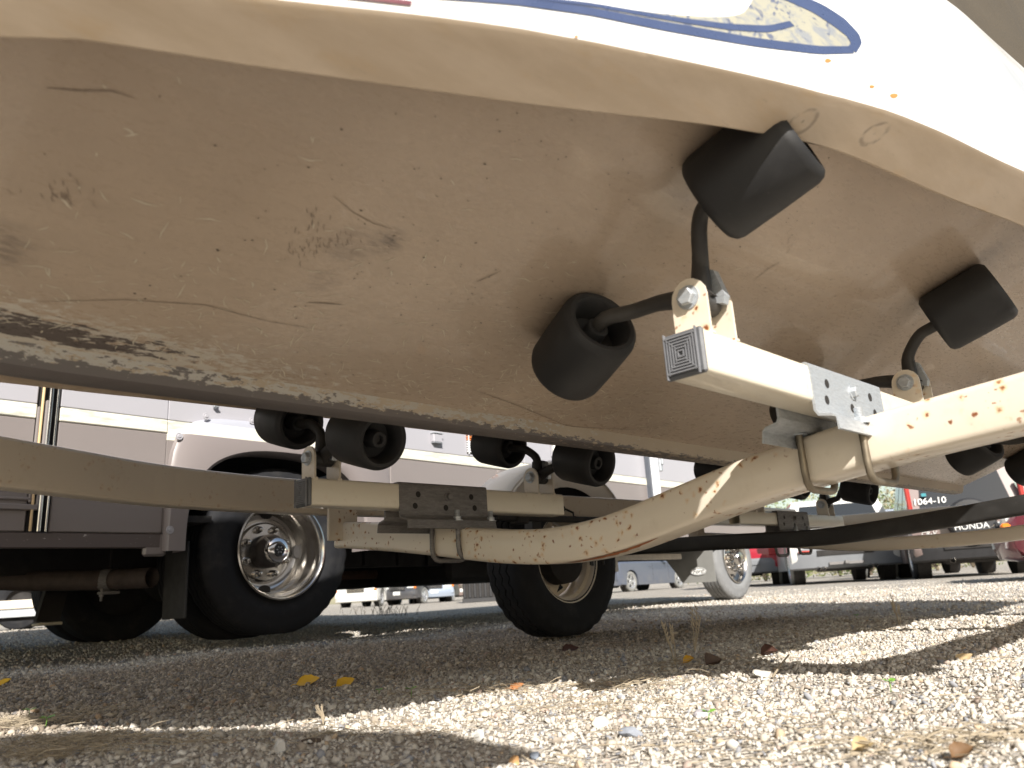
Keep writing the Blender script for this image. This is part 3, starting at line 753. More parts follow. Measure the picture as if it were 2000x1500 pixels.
# far wheel seen from its inner side
HV = 2.39
wheel = obj('wheel_hub', MB().lathe([(-.09, 0), (-.09, .045), (-.075, .11), (-.01, .115), (-.01, .07), (.05, .06)], (2.565, HV, .335), (0, 1, 0), 32), M['dark'], trailer)
obj('tyre', tyre_mb((2.565, HV, .335), (0, 1, 0), .335, .205, .188, ribs=4, zig=.007), M['tyre'], wheel)
m = MB(); c0 = (2.565, HV, .335)
m.lathe([(-.088, .196), (-.088, .190), (-.078, .183), (-.06, .179), (-.05, .166), (-.02, .160), (.01, .164), (.045, .176), (.055, .182), (.08, .184), (.088, .192)], c0, (0, 1, 0), 64)
cc = Vector(c0); nsp = 8
def rp(r, th, y): return cc + Vector((r * math.sin(th), y, r * math.cos(th)))
for k in range(nsp):
    a0 = 2 * PI * k / nsp; a1 = 2 * PI * (k + 1) / nsp; am = (a0 + a1) / 2; da = .17
    y0, y1 = .012, .028
    inner = [rp(.098, a0 + (a1 - a0) * t, y0) for t in (0, .25, .5, .75, 1)]
    apex = rp(.116, am, y0 + .003); bl = rp(.150, am - da, y1); brr = rp(.150, am + da, y1)
    o0, om0, om1, o1 = rp(.166, a0, y1), rp(.166, am - da, y1), rp(.166, am + da, y1), rp(.166, a1, y1)
    V_ = inner + [apex, bl, brr, o0, om0, om1, o1]
    m.add(V_, [(0, 1, 5, 6, 9, 8), (1, 2, 5), (2, 3, 5), (3, 4, 11, 10, 7, 5), (6, 9, 10, 7)], False)
obj('rim', m, M['cream_rim'] if 'cream_rim' in M else M['cream_rail'], wheel)
# fender
m = MB(); rows = []
for i in range(25):
    th = math.radians(-12 + 204 * i / 24); r = []
    for (rr_, v) in ((.30, 2.262), (.395, 2.264), (.415, 2.272), (.425, 2.29), (.427, 2.40), (.425, 2.50), (.41, 2.52), (.36, 2.525)):
        if th < math.radians(22) or th > math.radians(158): rr_ = rr_ * 1.0
        r.append((2.55 - rr_ * math.cos(th) * 1.08, v, max(.50, .335 + rr_ * math.sin(th))))
    rows.append(r)
m.grid(rows); obj('fender', m, M['cream_clean'], trailer)
m = MB(); m.tube([(2.55 - .405 * math.cos(t) * 1.08, 2.262, .335 + .405 * math.sin(t)) for t in np.linspace(.4, PI - .4, 20)], .005, 6); obj('fender_bead', m, M['cream_clean'], trailer)
# leaf spring with its saddle
m = MB()
for k in range(4):
    L = .36 - .07 * k; m.sweep(rrect(.045, .007, .001, 1), [(2.56 + L * t, 2.16, .418 - .045 * (1 - t * t) * 1.0 - .0078 * k + (.0 if k == 0 else .0)) for t in np.linspace(-1, 1, 11)])
obj('leaf_spring', m, M['axle'], trailer)
m = MB(); m.box((2.55, 2.16, .325), (.12, .075, .010), bev=.002)
for du in (-.04, .04):
    for dv in (-.03, .03): m.tube([(2.55 + du, 2.16 + dv, .29), (2.55 + du, 2.16 + dv, .41)], .006, 8)
m.box((2.21, 2.16, .45), (.05, .05, .06), bev=.004); m.box((2.91, 2.16, .45), (.05, .05, .08), bev=.004)
obj('spring_saddle', m, M['axle'], trailer)
# added plate and post out of view, outline shaped to shade the foreground gravel
m = MB(); m.prism([(a, b, 1.09) for a, b in ((-.80, .44), (-.66, .37), (-.56, .25), (-.46, .09), (-.34, -.05), (-.19, -.37), (-.22, -.60), (-.80, -.60))], (0, 0, .025)); obj('sun_blocker_plate', m, M['galv'], trailer)
m = MB(); m.tube([(-.6, -.45, 1.09), (-.6, -.45, .0)], .022, 10); obj('sun_blocker_post', m, M['galv'], trailer)
# ---------------------------------------------------------------- ground
def sst(x, a, b):
    t = np.clip((x - a) / (b - a), 0, 1); return t * t * (3 - 2 * t)
def gz(x, y):
    x = np.asarray(x, float); y = np.asarray(y, float)
    d = np.hypot(x, y); az = np.degrees(np.arctan2(x, np.maximum(y, 1e-3)))
    left = 1 - sst(az, -22, -8)
    z = left * .12 * sst(d, 2.6, 11) * (1 - sst(d, 25, 60))
    z = z + left * .018 * sst(d, 2.2, 4.0)
    near = 1 - sst(d, 5, 9)
    z = z + near * (.006 * np.sin(x * 3.1 + 1) * np.cos(y * 2.7) + .004 * np.sin(x * 7.3 + y * 5.1)) * sst(d, .3, 1.0)
    return z
def mat_gravel():
    n = N('gravel_ground'); co = n.coord()
    v = n.voro(co, 95, out='Color'); vd = n.voro(co, 95)
    hsv = n.t.nodes.new('ShaderNodeSeparateColor'); n.set(hsv.inputs[0], v)
    c = n.mix(hsv.outputs[0], (.31, .28, .24), (.58, .535, .47))
    c = n.mix(n.ramp(hsv.outputs[1], .86, .95), c, (.22, .235, .27))
    c = n.mix(n.ramp(n.noise(co, 1.1, 5, .6), .4, .7, 0, .45), c, (.40, .345, .27))
    c = n.mix(n.ramp(n.noise(co, 9, 6, .7), .55, .75, 0, .5), c, (.27, .22, .165))
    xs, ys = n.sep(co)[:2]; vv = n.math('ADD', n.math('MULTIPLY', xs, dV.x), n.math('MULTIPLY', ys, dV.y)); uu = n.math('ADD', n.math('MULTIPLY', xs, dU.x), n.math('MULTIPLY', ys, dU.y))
    shade_dirt = n.math('MULTIPLY', n.math('MULTIPLY', n.ramp(vv, 1.3, 1.9), n.ramp(vv, 3.6, 3.0)), n.ramp(uu, 4.5, 3.2))
    c = n.mix(n.math('MULTIPLY', shade_dirt, .75), c, (.17, .135, .10))  # deeper shade under the boat, with brown debris, put into the ground colour
    n.bump(n.math('MULTIPLY', vd, -1.0), .9, .012)
    return n.base(c, .9, 0, .2)
rad = [0.0] + list(np.geomspace(.25, 900, 150)); nth = 200
vs = []; 
for r in rad:
    for k in range(nth):
        th = 2 * PI * k / nth; vs.append((r * math.sin(th), r * math.cos(th)))
vs = np.array(vs); zz = gz(vs[:, 0], vs[:, 1])
m = MB(); V_ = [(a, b, c) for (a, b), c in zip(vs, zz)]
m.add(V_, [(i * nth + k, (i + 1) * nth + k, (i + 1) * nth + (k + 1) % nth, i * nth + (k + 1) % nth) for i in range(1, len(rad) - 1) for k in range(nth)] + [(0, nth + k, nth + (k + 1) % nth) for k in range(nth)], True)
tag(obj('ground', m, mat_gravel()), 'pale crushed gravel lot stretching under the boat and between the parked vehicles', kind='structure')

def ico(sub):
    import bmesh
    bm = bmesh.new(); bmesh.ops.create_icosphere(bm, subdivisions=sub, radius=1.0)
    v = np.array([q.co[:] for q in bm.verts]); f = np.array([[q.index for q in p.verts] for p in bm.faces]); bm.free(); return v, f
nr = np.random.RandomState(3)
def stones(name, count, dmin, dmax, size, sub, azr=44, flat=(.45, .8), label=None, pw=1.0):
    tv, tf = ico(sub) if sub > 0 else (np.array([(1, 0, 0), (0, 1, 0), (-1, 0, 0), (0, -1, 0), (0, 0, 1), (0, 0, -1)], float), np.array([(0, 1, 4), (1, 2, 4), (2, 3, 4), (3, 0, 4), (1, 0, 5), (2, 1, 5), (3, 2, 5), (0, 3, 5)]))
    nt_ = 10; T = []
    for k in range(nt_):
        v = tv.copy()
        for _ in range(8):   # chip flats off so each stone is angular
            d = nr.randn(3); d /= np.linalg.norm(d); h = nr.uniform(.30, .80); p = v @ d; v -= np.outer(np.maximum(p - h, 0), d)
        v += nr.randn(*v.shape) * .045; T.append(v)
    T = np.array(T)
    d = np.sqrt(nr.uniform(dmin ** 2, dmax ** 2, count)) if pw == 1 else dmin + (dmax - dmin) * nr.uniform(0, 1, count) ** pw
    a = np.radians(nr.uniform(-azr, azr, count)); x = d * np.sin(a); y = d * np.cos(a)
    s = np.clip(size * np.exp(nr.randn(count) * .42), size * .45, size * 3.0) * .5
    sc = np.stack([s * nr.uniform(.8, 1.35, count), s * nr.uniform(.7, 1.1, count), s * nr.uniform(*flat, count)], 1)
    q = nr.randn(count, 4) * np.array([1, .45, .45, 1]); q /= np.linalg.norm(q, axis=1)[:, None]; w_, i, j, k = q.T
    R_ = np.empty((count, 3, 3))
    R_[:, 0, 0] = 1 - 2 * (j * j + k * k); R_[:, 0, 1] = 2 * (i * j - k * w_); R_[:, 0, 2] = 2 * (i * k + j * w_)
    R_[:, 1, 0] = 2 * (i * j + k * w_); R_[:, 1, 1] = 1 - 2 * (i * i + k * k); R_[:, 1, 2] = 2 * (j * k - i * w_)
    R_[:, 2, 0] = 2 * (i * k - j * w_); R_[:, 2, 1] = 2 * (j * k + i * w_); R_[:, 2, 2] = 1 - 2 * (i * i + j * j)
    P_ = T[nr.randint(0, nt_, count)] * sc[:, None, :]
    P_ = np.einsum('nab,nvb->nva', R_, P_)
    P_ += np.stack([x, y, gz(x, y) + s * nr.uniform(.05, .42, count)], 1)[:, None, :]
    nv = tv.shape[0]; V_ = P_.reshape(-1, 3).astype(np.float32); Fc = (tf[None] + (np.arange(count) * nv)[:, None, None]).reshape(-1, 3).astype(np.int32)
    me = bpy.data.meshes.new(name); me.vertices.add(len(V_)); me.vertices.foreach_set('co', V_.ravel())
    me.loops.add(Fc.size); me.loops.foreach_set('vertex_index', Fc.ravel()); me.polygons.add(len(Fc)); me.polygons.foreach_set('loop_start', np.arange(0, Fc.size, 3, dtype=np.int32))
    me.update(calc_edges=True)
    pal = np.array([(.58, .54, .475), (.67, .63, .56), (.47, .425, .36), (.55, .515, .465), (.33, .285, .235), (.28, .295, .33), (.54, .41, .28), (.40, .315, .27), (.72, .69, .63)])
    pr = np.array([.24, .16, .17, .15, .11, .045, .02, .025, .08]); ci = nr.choice(len(pal), count, p=pr / pr.sum())
    cl = pal[ci] * nr.uniform(.8, 1.1, (count, 1))
    vv = x * dV.x + y * dV.y; uu = x * dU.x + y * dU.y; shade_dirt = (sst(vv, 1.3, 1.9) * (1 - sst(vv, 3.0, 3.6)) * (1 - sst(uu, 3.2, 4.5)))[:, None]
    cl = cl * (1 - shade_dirt * (1 - np.array([.66, .59, .52]) * nr.uniform(.55, 1.25, (count, 1)))); cl = np.repeat(np.concatenate([cl, np.ones((count, 1))], 1), nv, 0).astype(np.float32)  # stones in the boat's shade darkened and browned in their own colour
    at = me.color_attributes.new('tint', 'FLOAT_COLOR', 'POINT'); at.data.foreach_set('color', cl.ravel())
    me.materials.append(M['stone']); o = bpy.data.objects.new(name, me); COL.objects.link(o)
    return tag(o, label, kind='stuff')
n = N('stone'); at = n.t.nodes.new('ShaderNodeAttribute'); at.attribute_name = 'tint'
nz = n.noise(n.coord(), 160, 5, .7); n.bump(nz, .25, .002)
M['stone'] = n.base(n.mix(n.ramp(nz, .3, .75, 0, .35), at.outputs['Color'], (.38, .34, .29)), .88, 0, .25)
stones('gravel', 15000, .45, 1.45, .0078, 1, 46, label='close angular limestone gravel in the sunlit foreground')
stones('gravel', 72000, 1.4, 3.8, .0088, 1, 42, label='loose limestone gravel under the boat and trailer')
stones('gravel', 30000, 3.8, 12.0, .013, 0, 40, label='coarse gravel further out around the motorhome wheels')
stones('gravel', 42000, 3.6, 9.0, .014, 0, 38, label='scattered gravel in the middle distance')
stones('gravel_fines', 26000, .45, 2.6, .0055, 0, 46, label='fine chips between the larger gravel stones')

def ground_uv(px, py):
    r = ray(px, py); t = -EYE / r.z; p = Vector((0, 0, EYE)) + r * t; return Vector((p.x, p.y, float(gz(p.x, p.y))))
def rock(px, py, size, sq, lab, col, seed):
    v, f = ico(3); r_ = np.random.RandomState(seed)
    for _ in range(11):
        d = r_.randn(3); d /= np.linalg.norm(d); p = v @ d; v -= np.outer(np.maximum(p - r_.uniform(.5, .85), 0), d)
    v += r_.randn(*v.shape) * .012; v = v * np.array([size * sq[0], size * sq[1], size * sq[2]]); a = r_.uniform(0, 6); 
    v = v @ np.array([[math.cos(a), math.sin(a), 0], [-math.sin(a), math.cos(a), 0], [0, 0, 1]])
    p = ground_uv(px, py); m = MB(); m.add([tuple(q) for q in v + np.array([0, 0, size * sq[2] * .55])], [tuple(int(i) for i in q) for q in f])
    o = obj('stone', m, simple('rock', col, .85, var=.25, scale=60, bump=.3)); o.location = p; tag(o, lab, 'stone'); return o
rock(1490, 1322, .022, (1.1, .9, .6), 'large pale stone beside the dry twig in the sun', (.55, .52, .46), 1)
rock(1233, 1432, .016, (1.2, .8, .5), 'flat bluish grey stone on the shadow edge at lower centre', (.24, .26, .30), 2)
rock(1178, 1416, .018, (1.1, .9, .55), 'cream stone at the lower edge of the curved shadow', (.66, .62, .54), 3)
rock(1005, 1478, .009, (1.2, .8, .7), 'small orange stone at the bottom centre', (.62, .36, .16), 4)
rock(1045, 1468, .011, (1.3, .8, .45), 'slate coloured stone right of the orange one', (.20, .23, .28), 5)
rock(1370, 1395, .018, (1.3, .9, .4), 'wide lavender grey stone left of the green sprout', (.42, .40, .43), 6)
rock(545, 1472, .013, (.8, .8, 1.0), 'upright white stone in the foreground shadow', (.62, .60, .57), 7)
rock(935, 1437, .014, (1.4, .8, .7), 'rounded whitish stone in bright gravel at centre', (.66, .65, .62), 8)
rock(1655, 1163, .085, (1.3, .35, .28), 'long pale log shaped stone lying out on the bright gravel', (.60, .54, .45), 9)
rock(612, 1447, .014, (1.6, .9, .35), 'dark brown flake of bark in the front shadow', (.10, .075, .055), 10)

# leaves, sprouts and dry stalks
def leaf(px, py, size, col, lab, seed, curl=.35, cat='leaf'):
    r_ = random.Random(seed); m = MB(); rows = []; n1, n2 = 9, 7
    for i in range(n1):
        t = i / (n1 - 1); hw = math.sin(PI * min(1, t * 1.02) ** .8) ** .8 * .42 + .012; row = []
        for j in range(n2):
            s = j / (n2 - 1) * 2 - 1
            row.append(((t - .5) * size, s * hw * size * (1 + .12 * math.sin(i * 2.7 + seed)), size * (curl * (s * s) * hw + curl * .55 * (t - .5) ** 2 + .035 * math.sin(5 * t + seed) + .02 * r_.random())))
        rows.append(row)
    m.grid(rows); m.grid([[(p[0], p[1], p[2] - .0004) for p in r] for r in rows], flip=True)
    t = thing('fallen_leaf', lab, cat, ground_uv(px, py) + Vector((0, 0, .007)), r_.uniform(0, 6))
    mt = simple('dry_leaf', col, .6, var=.25, scale=50, spec=.3)
    obj('blade', m, mt, t); m = MB(); m.tube([(-size * .5, 0, size * .08), (-size * .62, .002, size * .12), (-size * .75, .006, size * .05)], size * .014, 5); obj('stalk', m, mt, t)
    t.rotation_euler = (r_.uniform(.35, .6), r_.uniform(-.35, -.1), r_.uniform(-.4, .5)); return t
leaf(602, 1337, .062, (.62, .36, .03), 'yellow leaf left of its smaller yellow neighbour in the shade', 1)
leaf(675, 1342, .048, (.58, .34, .03), 'smaller yellow leaf at the shadow edge right of the other', 2)
leaf(6, 1350, .045, (.62, .38, .03), 'yellow leaf at the far left edge of the picture', 3)
leaf(1347, 1302, .030, (.60, .34, .03), 'curled orange yellow leaf by the dry grass stalks', 4, .8)
leaf(1505, 1287, .045, (.075, .035, .025), 'crumpled dark brown leaf standing on the shadow strip', 5, .9)
leaf(1115, 1278, .055, (.07, .035, .028), 'flat dark brown leaf in the deep shade', 6, .2)
leaf(1395, 1306, .045, (.09, .06, .045), 'dark shrivelled leaf right of the orange one', 7, 1.0)
leaf(1885, 1290, .036, (.55, .42, .24), 'pale tan leaf lying in the sun on the right', 8, .2)
leaf(1010, 1352, .032, (.38, .17, .07), 'rust coloured leaf in the sunlit strip', 9, .3)
leaf(1885, 1490, .026, (.15, .085, .04), 'brown curled leaf at the bottom right edge', 10, .8)
leaf(1690, 1476, .024, (.42, .32, .17), 'straw coloured leaf near the bottom right', 11, 1.0)
def sprout(px, py, size, lab, seed):
    r_ = random.Random(seed); t = thing('green_sprout', lab, 'seedling', ground_uv(px, py) + Vector((0, 0, .003)), 0, 'green seedlings in the gravel')
    gm = simple('seedling_green', (.16, .34, .05), .5, var=.2, scale=60)
    m = MB(); m.tube([(0, 0, 0), (.001, 0, size * .5), (0, .001, size * .8)], size * .04, 5); obj('stem', m, gm, t)
    for k in range(r_.choice((3, 4))):
        a = k * 1.8 + r_.random(); d = Vector((math.cos(a), math.sin(a), .3)); q = Vector((-math.sin(a), math.cos(a), .25)); c = Vector((0, 0, size * .75))
        m = MB(); m.add([c, c + d * size * .25 + q * size * .22, c + d * size * .6 + q * size * .18, c + d * size * .66, c + d * size * .6 - q * size * .2, c + d * size * .25 - q * size * .22], [(0, 1, 2, 3), (0, 3, 4, 5)]); obj('leaflet', m, gm, t)
for i, (px, py, s, lb) in enumerate(((740, 1362, .014, 'tiny green sprout left of the broader one in the sunlit strip'), (803, 1366, .020, 'broad green seedling in the sunlit strip at lower centre'), (1385, 1412, .018, 'single green seedling in the open bright gravel'), (1740, 1350, .022, 'flat olive seedling on bright gravel at right'), (55, 1408, .02, 'green seedling in straw at the left edge'), (88, 1432, .022, 'green seedling in straw lower than its neighbour'), (1675, 1215, .02, 'small green seedling beside the shadow tip'))): sprout(px, py, s, lb, i)
straw_m = simple('dry_straw', (.36, .30, .215), .7, var=.3, scale=30)
def stalk(px, py, h, lab, seed, green=False):
    r_ = random.Random(seed); t = thing('dry_stalk', lab, 'grass', ground_uv(px, py), 0, 'dry grass stalks standing in the gravel')
    for k in range(3):
        lean = r_.uniform(-.25, .25); top = Vector((lean * h, r_.uniform(-.1, .1) * h, h * r_.uniform(.65, 1)))
        m = MB(); m.tube([(0, 0, 0), tuple(top * .5 + Vector((.004 * r_.random(), 0, 0))), tuple(top)], .0013, 5, scales=[1.2, 1, .6]); obj('stem', m, straw_m, t)
        m = MB()
        for j in range(9):
            f = .55 + .45 * j / 8; b = top * f; sd = 1 if j % 2 else -1
            m.add([b, b + Vector((sd * .005, .001, .010)), b + Vector((sd * .004, 0, .016)), b + Vector((0, 0, .006))], [(0, 1, 2, 3)])
        obj('seed_head', m, straw_m, t)
stalk(1320, 1304, .10, 'left dry grass stalk of the pair by the shadow strip', 1)
stalk(1357, 1280, .13, 'taller right dry grass stalk of the pair', 2)
stalk(1757, 1222, .10, 'lone thin dry stalk by the curved shadow', 3)
m = MB(); q = ground_uv(1510, 1325) + Vector((0, 0, .006)); e = ground_uv(1545, 1302) + Vector((0, 0, .022)); m.tube([q, q.lerp(e, .5) + Vector((0, 0, .002)), e], .0021, 6)
tag(obj('twig', m, straw_m), 'short straw coloured twig leaning by the large pale stone', 'twig')
m = MB(); q = ground_uv(632, 1416); rr = random.Random(5)
for k in range(26): m.tube([q + Vector((0, 0, .002)), q + Vector((rr.uniform(-.004, .002), 0, .016)), q + Vector((-.008 + rr.uniform(-.007, .007), rr.uniform(-.004, .004), .03 + rr.uniform(-.006, .008)))], .0006, 4, cap=False)
m.tube([q, q + Vector((.012, 0, .003)), q + Vector((.022, .002, .001))], .0012, 5)
tag(obj('dry_tuft', m, straw_m), 'small dry feathery tuft in the sunlit strip', 'tuft')
def straw(name, patches, lab, lmin=.012, lmax=.045, th=.0005, seed=1):
    r_ = random.Random(seed); m = MB()
    for (px, py, rad_, cnt) in patches:
        c = ground_uv(px, py)
        for _ in range(cnt):
            x, y = c.x + r_.gauss(0, rad_), c.y + r_.gauss(0, rad_ * .6); L = r_.uniform(lmin, lmax); a = r_.uniform(0, 6.28); z = float(gz(x, y)) + r_.uniform(.003, .014)
            p0 = Vector((x, y, z)); p2 = p0 + Vector((math.cos(a) * L, math.sin(a) * L, r_.uniform(-.006, .010))); p1 = p0.lerp(p2, .5) + Vector((r_.uniform(-.2, .2) * L, r_.uniform(-.2, .2) * L, r_.uniform(0, .1) * L))
            m.tube([p0, p1, p2], th * r_.uniform(.6, 1.3), 3, cap=False)
    tag(obj(name, m, straw_m), lab, kind='stuff')
straw('dry_straw', [(40, 1425, .06, 420), (150, 1470, .07, 380), (350, 1465, .07, 120), (180, 1400, .06, 90), (100, 1495, .05, 260)], 'mat of dry grass and pine straw at lower left', seed=1)
straw('dry_straw', [(1000, 1355, .10, 110), (860, 1360, .08, 50), (1150, 1385, .10, 130), (1250, 1340, .08, 130), (1330, 1305, .06, 50), (700, 1430, .10, 110), (1450, 1300, .1, 70), (1600, 1240, .15, 60)], 'thin dry stems scattered along the shadow strips', .015, .05, .0006, 2)
straw('dry_straw', [(1850, 1465, .05, 50), (1950, 1450, .04, 45), (1700, 1480, .05, 24), (1500, 1450, .12, 30), (1300, 1480, .1, 24), (1750, 1400, .12, 26), (1930, 1300, .1, 14)], 'dry grass bits in the sunlit gravel at lower right', .02, .06, .0008, 3)
# ---------------------------------------------------------------- motorhome
A_RV = math.radians(41.0)
_o = depth_pos(550, 1085, 3.8)
RVO = Vector((_o.x, _o.y, 0)); GR = .055
RVX = Vector((math.sin(A_RV), math.cos(A_RV), 0)); RVY = Vector((-math.cos(A_RV), math.sin(A_RV), 0))
rv = thing('motorhome', 'mauve and white motorhome with cream stripe parked behind the trailer', 'motorhome', RVO, PI / 2 - A_RV)
def rvp(px, py, b=0.0):
    """photo pixel on the plane b metres inside the motorhome's near side"""
    r = ray(px, py); c = Vector((0, 0, EYE)) - RVO; t = (b - c.dot(RVY)) / r.dot(RVY); p = c + r * t; return p.dot(RVX), p.z
mauve_up = simple('pale_mauve_panel', (.37, .365, .395), .35, var=.04, scale=2, coat=.3)
mauve_lo = simple('dusky_mauve_panel', (.215, .19, .183), .38, var=.06, scale=2, coat=.2)
n = N('worn_cream_stripe'); co = n.coord(); f = n.noise(n.mapn(co, (1.2, 1, 9)), 5, 8, .75)
stripe_m = n.base(n.mix(n.ramp(f, .52, .60, 0, .8), (.66, .64, .55), (.42, .42, .36)), .45)
n = N('chipped_skirt'); co = n.coord(); f = n.noise(n.mapn(co, (1, 1, 2.2)), 26, 8, .7)
skirt_m = n.base(n.mix(n.ramp(f, .64, .66), (.105, .085, .08), (.50, .47, .45)), .5)
def panel(name, a0, a1, z0, z1, mat, b=0.0, t=.03, bev=.004, par=None):
    m = MB(); m.box(((a0 + a1) / 2, b + t / 2, (z0 + z1) / 2), (a1 - a0, t, z1 - z0), bev=bev); return obj(name, m, mat, par or rv)
aL, aF = -2.4, 5.75
# side panels, joints left open between them
segs = [(aL, -1.135), (-1.05, -.60)]
for a0, a1 in segs:
    panel('side_panel', a0, a1, 1.062, 3.1, mauve_up); panel('side_panel', a0, a1, .548, .998, mauve_lo)
    panel('stripe', a0, a1, 1.000, 1.060, stripe_m, -.004)
for a0, a1 in ((.70, 1.885), (1.893, 3.46), (3.62, aF)):
    panel('side_panel', a0, a1, 1.062, 3.1 if a1 < 5 else 2.3, mauve_up); panel('side_panel', a0, a1, .548, .998, mauve_lo)
    panel('stripe', a0, a1, 1.000, 1.060, stripe_m, -.004)
panel('side_panel', -.598, .698, 1.062, 3.1, mauve_up, .004)
panel('side_panel', -.60, -.515, .55, .998, mauve_lo, .004); panel('side_panel', .525, .70, .55, .998, mauve_lo, .004); panel('stripe', -.60, .70, .965, 1.061, stripe_m, .002)
panel('skirt', aL, -.60, .485, .546, skirt_m, .004); panel('skirt', .70, 4.35, .485, .546, skirt_m, .004)
# wheel arch surround with rounded flare
m = MB(); nA = 40; rows = []
def arch_in(t):   # opening
    th = PI * t; return (.0 - .50 * math.copysign(abs(math.cos(th)) ** .75, math.cos(th)), .46 + .49 * math.sin(th) ** .62)
def arch_out(t):
    th = PI * t; c_, s_ = math.cos(th), math.sin(th); k = 1 / max(abs(c_) ** 6 + abs(s_) ** 6, 1e-6) ** (1 / 6)
    return (.05 - .645 * c_ * k, max(.47, .47 + .635 * s_ * k))
for i in range(nA + 1):
    t = i / nA; (a0, z0), (a1, z1) = arch_in(t), arch_out(t)
    if i in (0, nA): z0 = z1 = .47
    r = []
    for s, b in ((0, .10), (.0, -.02), (.06, -.034), (.2, -.036), (.85, -.032), (.96, -.020), (1.0, .002)):
        r.append((a0 + (a1 - a0) * s, b, z0 + (z1 - z0) * s))
    rows.append(r)
m.grid(rows)
arch = obj('wheel_arch', m, None, rv); n = N('arch_paint'); co = n.coord(); z = n.sep(co)[2]
c = n.mix(n.ramp(z, .9995, 1.0005), (.225, .197, .192), (.66, .64, .55)); c = n.mix(n.ramp(z, 1.0595, 1.0605), c, (.38, .39, .44)); n.base(c, .38, 0, .5, .2); arch.data.materials.append(n.m)
for px, py in ((350, 852), (332, 1035), (403, 813), (493, 822)):
    a, z = rvp(px, py, -.034); m = MB(); m.lathe([(0, .018), (-.003, .016), (-.002, .010), (-.006, .007), (-.006, 0)], (a, -.034, z), (0, 1, 0), 16); obj('trim_screw', m, mauve_up, rv)
# chrome corner mouldings at the rear joint
for k, (a, w_) in enumerate(((-1.120, .012), (-1.092, .020), (-1.066, .010))):
    m = MB(); m.sweep(rrect(w_, w_ * .8, w_ * .3, 3), [(a, -.010, .548), (a, -.010, 2.0), (a, -.010, 3.1)], up=(1, 0, 0), smooth=True); obj('joint_moulding', m, M['chrome'] if k else simple('tan_seal', (.62, .45, .25), .4), rv)
m = MB(); m.box((-1.093, .03, 1.8), (.085, .03, 2.6)); obj('joint_backing', m, M['dark'], rv)
# hatch frame low at left, small latch box, louvre, light, bump stop
a1, z1 = rvp(80, 998); a0 = a1 - .75; z0 = z1; zt = z1 + .45
m = MB()
m.box(((a0 + a1) / 2, -.008, z0 + .012), (a1 - a0, .018, .024), bev=.004); m.box((a1 - .012, -.008, (z0 + zt) / 2), (.024, .018, zt - z0), bev=.004)
m.box(((a0 + a1) / 2, -.006, z0 + .045), (a1 - a0 - .06, .012, .012), bev=.003); m.box((a1 - .045, -.006, (z0 + zt) / 2), (.012, .012, zt - z0 - .06), bev=.003)
obj('hatch_frame', m, mauve_lo, rv)
a, z = rvp(850, 857); m = MB(); m.box((a, -.015, z), (.075, .03, .055), bev=.005); lb = obj('latch_box', m, mauve_up, rv)
m = MB(); m.box((a, -.018, z + .0295), (.08, .036, .004)); m.box((a, -.016, z - .029), (.072, .03, .003)); obj('latch_lid', m, M['galv'], lb)
(a0, zb_), (a1, zt_) = rvp(914, 884), rvp(944, 838)
m = MB(); m.box(((a0 + a1) / 2, .004, (zb_ + zt_) / 2), (a1 - a0 + .02, .012, zt_ - zb_ + .02), bev=.002); lv = obj('louvre_back', m, M['dark'], rv)
wm = simple('white_louvre', (.75, .75, .76), .4); om = simple('orange_louvre', (.75, .25, .07), .5)
for i in range(11):
    z = zb_ + (zt_ - zb_) * (i + .5) / 11; m = MB(); m.box(((a0 + a1) / 2, -.006, z), (a1 - a0 + .02, .010, (zt_ - zb_) / 11 * .5)); obj('louvre_slat', m, om if 5 <= i <= 7 else wm, lv)
for i in range(5):
    m = MB(); m.box((a0 + (a1 - a0) * i / 4, -.012, (zb_ + zt_) / 2), (.006, .006, zt_ - zb_ + .02)); obj('louvre_post', m, wm, lv)
a, z = rvp(1088, 878); m = MB(); m.box((a, -.014, z), (.13, .03, .10), bev=.012); obj('porch_light', m, simple('light_lens', (.8, .8, .72), .3), rv)
m = MB(); m.sweep(rrect(.008, .012, .003, 2), [(a - .075, -.006, z - .06), (a - .075, -.006, z + .25), (a - .075, -.006, z + .9)], up=(1, 0, 0)); obj('door_trim', m, mauve_up, rv)
a, z = rvp(974, 923); m = MB(); m.lathe([(0, .018), (-.008, .015), (-.010, 0)], (a, 0, z), (0, 1, 0), 16); obj('filler_cap', m, mauve_lo, rv)
m = MB(); a, z = rvp(419, 795); m.box((a, -.012, z + .16), (.012, .016, .34), bev=.003); m.box((a, -.014, z), (.026, .02, .010), bev=.003); obj('awning_latch', m, M['galv'], rv)
# entry door standing slightly ajar at the front corner
m = MB(); m.box((3.50, -.05, 1.62), (.030, .10, 1.45), bev=.006); dr = obj('entry_door_edge', m, simple('door_white', (.72, .73, .75), .35), rv)
m = MB(); m.box((3.475, -.02, 1.62), (.03, .04, 1.45)); obj('door_gasket', m, simple('door_gasket', (.09, .10, .12), .6), dr)
m = MB(); m.box((3.53, -.11, 1.16), (.035, .025, .10), bev=.004); m.box((3.53, -.13, 1.19), (.02, .02, .05), bev=.004); obj('door_latch', m, M['galv'], dr)
